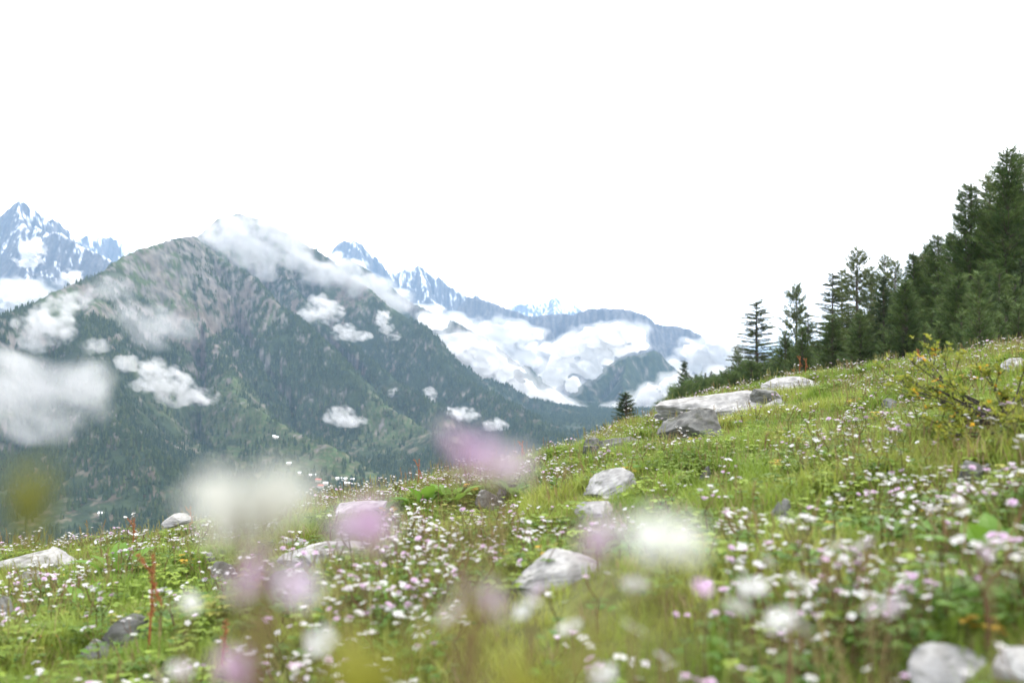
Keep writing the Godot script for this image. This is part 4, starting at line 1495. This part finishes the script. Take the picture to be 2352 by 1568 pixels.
	for k in 8:
		var w: Array[Transform3D] = []
		w.assign(flat[k])
		var ones := PackedColorArray()
		ones.resize(w.size())
		ones.fill(Color.WHITE)
		scatter("stems", kinds[k].stem, mats.stem, w, ones, far)
		scatter("leaves", kinds[k].leaf, mats.leaf, w, ones, far)
		for t in kinds[k].tips:
			var u: Array[Transform3D] = []
			for x in w: u.append(x * t[1])
			scatter("blossoms", heads[t[0]].mesh, mats.petal, u, ones, far)


# ---------------------------------------------------------------------- clouds
func cloud_shell(field: PackedFloat32Array, nx: int, ny: int, nz: int, iso: float, at: Vector3, cell: float, lit := false) -> ArrayMesh:
	# surface nets: one vertex in each cell that the surface crosses
	var v := PackedVector3Array()
	var idx := PackedInt32Array()
	var cellv := PackedInt32Array()
	cellv.resize(nx * ny * nz)
	cellv.fill(-1)
	var sx := 1
	var sy := nx
	var sz := nx * ny
	var corner := [0, sx, sy, sx + sy, sz, sx + sz, sy + sz, sx + sy + sz]
	var edges := [[0, 1], [2, 3], [4, 5], [6, 7], [0, 2], [1, 3], [4, 6], [5, 7], [0, 4], [1, 5], [2, 6], [3, 7]]
	for z in nz - 1:
		for y in ny - 1:
			for x in nx - 1:
				var p := x + y * sy + z * sz
				var inside := 0
				for k in 8:
					if field[p + corner[k]] > iso: inside += 1
				if inside == 0 or inside == 8: continue
				var sum := Vector3.ZERO
				var n := 0
				for e in edges:
					var fa := field[p + corner[e[0]]]
					var fb := field[p + corner[e[1]]]
					if (fa > iso) == (fb > iso): continue
					var t := (iso - fa) / (fb - fa)
					var a := Vector3(e[0] & 1, (e[0] >> 1) & 1, e[0] >> 2)
					var b := Vector3(e[1] & 1, (e[1] >> 1) & 1, e[1] >> 2)
					sum += a.lerp(b, t)
					n += 1
				cellv[p] = v.size()
				v.append(at + (Vector3(x, y, z) + sum / n) * cell)
	var steps := [sx, sy, sz]
	for z in range(1, nz - 1):
		for y in range(1, ny - 1):
			for x in range(1, nx - 1):
				var p := x + y * sy + z * sz
				var here := field[p] > iso
				for axis in 3:
					if here == (field[p + steps[axis]] > iso): continue
					var u: int = steps[(axis + 1) % 3]
					var w: int = steps[(axis + 2) % 3]
					var a := cellv[p - u - w]
					var b := cellv[p - w]
					var c := cellv[p]
					var d := cellv[p - u]
					if a < 0 or b < 0 or c < 0 or d < 0: continue
					if here: idx.append_array([a, c, b, a, d, c])
					else: idx.append_array([a, b, c, a, c, d])
	if idx.is_empty(): return null
	var nor := PackedVector3Array()
	if lit:
		nor.resize(v.size())
		for t in range(0, idx.size(), 3):
			var f := (v[idx[t + 2]] - v[idx[t]]).cross(v[idx[t + 1]] - v[idx[t]])
			for e in 3: nor[idx[t + e]] += f
		for i in nor.size(): nor[i] = nor[i].normalized()
	return soup(v, PackedColorArray(), nor, idx)


func cloud(d: float, blobs: Array, thick: float, crisp: float, label: String, squash := 0.7, cells := 62, solid := 0.2) -> void:
	# blobs: x, y, half width, half height in the photograph; crisp: how far the noise eats in
	var lo := Vector3.INF
	var hi := -Vector3.INF
	var cs := []
	var typical := 0.0
	var sd := int(blobs[0][0] * 3 + blobs[0][1] * 7)
	rng.seed = sd
	for b in blobs:
		var dd: float = d * (1.0 + rng.randf_range(-0.012, 0.012)) if b.size() < 5 else b[4]
		var c := spot(b[0], b[1], dd)
		var r := Vector3(b[2], b[3], maxf(b[3], b[2] * squash)) / FOCAL * dd * 1.15
		cs.append([c, r])
		lo = lo.min(c - r * 1.6)
		hi = hi.max(c + r * 1.6)
		typical += minf(r.x, r.y * 1.5) / blobs.size()
	var ext := hi - lo
	var cell := maxf(ext.x, maxf(ext.y, ext.z)) / cells
	var nx := int(ext.x / cell) + 3
	var ny := int(ext.y / cell) + 3
	var nz := int(ext.z / cell) + 3
	var at := lo - Vector3.ONE * cell
	var nz3 := fbm(1.25 / typical, 6, sd)
	nz3.fractal_gain = 0.58
	var big := fbm(0.55 / typical, 2, sd + 5)
	var torn := solid > 1.0
	var force := 1.9
	var along := Vector3(0.86, -0.42, 0.28).normalized()
	var field := PackedFloat32Array()
	field.resize(nx * ny * nz)
	var calm := PackedFloat32Array()
	calm.resize(nx * ny * nz)
	var i := 0
	for z in nz:
		for y in ny:
			for x in nx:
				var p := at + Vector3(x, y, z) * cell
				var f := -1.5
				for c in cs:
					var q: Vector3 = (p - c[0]) / c[1]
					var g := (0.85 if torn else 1.0) - q.length()
					if g < 0.0 and not torn: g *= 2.2
					if g < -0.3 and torn: g = -0.3 + (g + 0.3) * 2.2
					if g > -1.2:
						f = maxf(f, g) + 0.18 * maxf(0.0, minf(f, g) + 0.2)
				if f > -1.15 and x > 0 and y > 0 and z > 0 and x < nx - 1 and y < ny - 1 and z < nz - 1:
					var e := crisp * force * (nz3.get_noise_3dv(p - along * p.dot(along) * 0.5) + 0.6 * big.get_noise_3dv(p))
					f = minf(f, 0.4) - 0.06 if torn else f - 0.12
					calm[i] = f + 0.55 * e
					f += e
				else:
					f = -1.5
					calm[i] = f
				field[i] = f
				i += 1
	var o := Node3D.new()
	o.name = numbered("cloud")
	add_child(o)
	var mid := (lo + hi) * 0.5
	o.position = mid
	var level := 0
	for s in ([[-0.45, 0.14], [-0.28, 0.2], [-0.12, 0.28], [0.05, 0.36], [0.22, 0.45]] if solid > 1.0 else [[-0.3, 0.14], [-0.17, 0.2], [-0.04, 0.3]]):
		var m := cloud_shell(field, nx, ny, nz, s[0], at - mid, cell)
		if m == null: continue
		var fog := FogMaterial.new()
		fog.albedo = Color(0.985, 0.99, 1.0)
		fog.density = thick * s[1] / typical
		fog.resource_name = "cloud_vapour"
		part(["veil", "wisps", "mist", "body", "heart"][level], m, fog, o)
		level += 1
	if solid < 1.0:
		var m := cloud_shell(calm, nx, ny, nz, solid, at - mid, cell, true)
		if m: part("core", m, mats.cloud_core, o)
	tag(o, label, "cloud")


func build_clouds() -> void:
	cloud(4650, [[480, 532, 40, 18], [540, 535, 70, 30], [570, 510, 50, 16], [630, 522, 44, 18], [590, 578, 66, 34], [604, 625, 30, 18], [655, 558, 60, 28], [705, 592, 55, 26], [765, 624, 60, 26], [835, 658, 60, 24], [895, 692, 55, 22]], 0.55, 0.75, "white cloud streaming over the rounded summit of the big mountain", 0.5, 94, 9.0)
	cloud(5050, [[1060, 810, 60, 40], [1120, 855, 60, 36], [1250, 935, 70, 34], [990, 745, 50, 24], [1030, 790, 55, 36], [1090, 830, 65, 42], [1150, 870, 60, 34], [1210, 910, 70, 38], [1290, 950, 80, 34], [1360, 965, 70, 28], [1280, 985, 40, 18], [1420, 975, 50, 20]], 1.2, 0.7, "long white cloud bank lying along the right flank of the big mountain", 0.5, 94)
	cloud(7600, [[1135, 778, 56, 30], [1185, 820, 50, 38], [890, 674, 40, 13], [965, 714, 48, 14], [1045, 738, 50, 18], [1100, 762, 56, 24], [1160, 780, 60, 40], [1200, 830, 45, 36], [1240, 880, 40, 28], [1210, 770, 40, 20]], 1.2, 0.7, "white cloud band between the cloudy ridge and the snowy peaks", 0.5, 90)
	cloud(5600, [[1308, 800, 46, 26], [1360, 782, 56, 32], [1425, 768, 56, 30], [1468, 794, 36, 22], [1300, 838, 38, 24], [1272, 868, 30, 26], [1318, 880, 20, 24], [1365, 812, 46, 22], [1410, 795, 40, 22], [1290, 850, 34, 30], [1345, 845, 40, 30], [1383, 826, 26, 18]], 0.9, 0.55, "big bright white cloud capping the wooded hill", 0.6, 88)
	cloud(6700, [[1590, 800, 30, 22], [1615, 830, 46, 32], [1655, 805, 40, 34], [1560, 850, 36, 26], [1690, 835, 44, 40], [1530, 868, 30, 22]], 1.5, 0.75, "white billowing cloud right of the wooded hill", 0.6)
	cloud(5100, [[1500, 915, 56, 32], [1560, 885, 44, 28], [1440, 950, 56, 24], [1540, 950, 60, 36], [1610, 895, 44, 32], [1660, 870, 40, 30]], 1.5, 0.7, "low white cloud behind the lone spruce on the brow", 0.6)
	cloud(1650, [[40, 900, 120, 66], [140, 895, 100, 64], [200, 905, 60, 56], [100, 960, 110, 48], [30, 835, 60, 40], [-60, 900, 100, 80]], 0.3, 0.5, "large soft grey cloud drifting before the forest at the left edge", 0.6, 62, 9.0)
	cloud(2300, [[350, 850, 34, 22], [385, 880, 44, 24], [430, 910, 46, 18], [472, 915, 24, 9], [290, 835, 22, 14], [330, 885, 26, 12]], 0.4, 1.15, "ragged white wisp crossing the green spur, left of centre", 0.6, 84, 9.0)
	cloud(2550, [[150, 695, 40, 22], [115, 740, 40, 34], [80, 780, 30, 22], [145, 770, 26, 18], [215, 795, 26, 16], [60, 745, 24, 20]], 0.36, 1.05, "thin torn mist over the left shoulder of the big mountain", 0.6, 70, 9.0)
	cloud(3100, [[235, 680, 46, 36], [325, 750, 80, 42], [395, 760, 60, 32], [270, 720, 40, 30]], 0.16, 1.0, "faint mist veil below the grey rock face", 0.6, 62, 9.0)
	cloud(3850, [[742, 715, 34, 20], [735, 690, 18, 12], [712, 722, 22, 10], [765, 712, 16, 14]], 0.34, 1.1, "small white puff on the middle of the big mountain's flank", 0.8, 60, 9.0)
	cloud(3750, [[790, 762, 20, 14], [815, 772, 24, 9], [838, 772, 14, 7]], 0.34, 1.1, "small flat puff just below the puff on the flank", 0.8, 60, 9.0)
	cloud(3900, [[880, 732, 13, 16], [888, 755, 12, 10], [905, 772, 12, 7]], 0.34, 1.1, "little curl of cloud right of the two flank puffs", 0.8, 60, 9.0)
	cloud(3000, [[776, 955, 26, 17], [803, 968, 30, 10], [765, 945, 12, 10]], 0.34, 1.1, "small white cloud low over the dark forest, centre left", 0.8, 60, 9.0)
	cloud(3300, [[1060, 952, 28, 12], [1036, 946, 18, 8], [1085, 952, 14, 9]], 0.34, 1.1, "small white cloud over the forest above the pink blur", 0.8, 60, 9.0)
	cloud(3250, [[1136, 976, 22, 11], [1158, 985, 14, 7]], 0.34, 1.1, "tiny white cloud right of the small one above the pink blur", 0.8, 60, 9.0)
	cloud(3500, [[912, 902, 14, 8], [895, 912, 10, 6]], 0.34, 1.1, "faint wisp on the forest flank, centre", 0.8, 60, 9.0)
	cloud(3500, [[986, 902, 12, 9], [992, 918, 10, 8]], 0.34, 1.1, "faint wisp right of the other faint one on the flank", 0.8, 60, 9.0)
	cloud(6200, [[50, 675, 90, 28], [0, 700, 70, 24], [120, 690, 60, 22]], 0.9, 0.7, "grey white mist bank under the left snow peak", 0.6, 62, 0.45)
	cloud(6600, [[70, 575, 22, 22], [60, 600, 26, 12], [80, 555, 12, 12]], 0.9, 0.8, "white puff against the rocks of the left snow peak", 0.8, 48)
	cloud(5600, [[165, 632, 20, 14], [172, 648, 14, 10]], 0.9, 0.8, "small white puff at the edge of the left ridge", 0.8, 40)
	cloud(9300, [[795, 618, 40, 18], [845, 656, 36, 15], [770, 594, 22, 14]], 1.2, 0.8, "white cloud at the left foot of the snowy peaks", 0.6)
	cloud(8200, [[1290, 830, 40, 20], [1250, 800, 40, 16], [1320, 900, 30, 20]], 0.8, 0.8, "thin cloud in the blue gap behind the big bright cloud", 0.6)
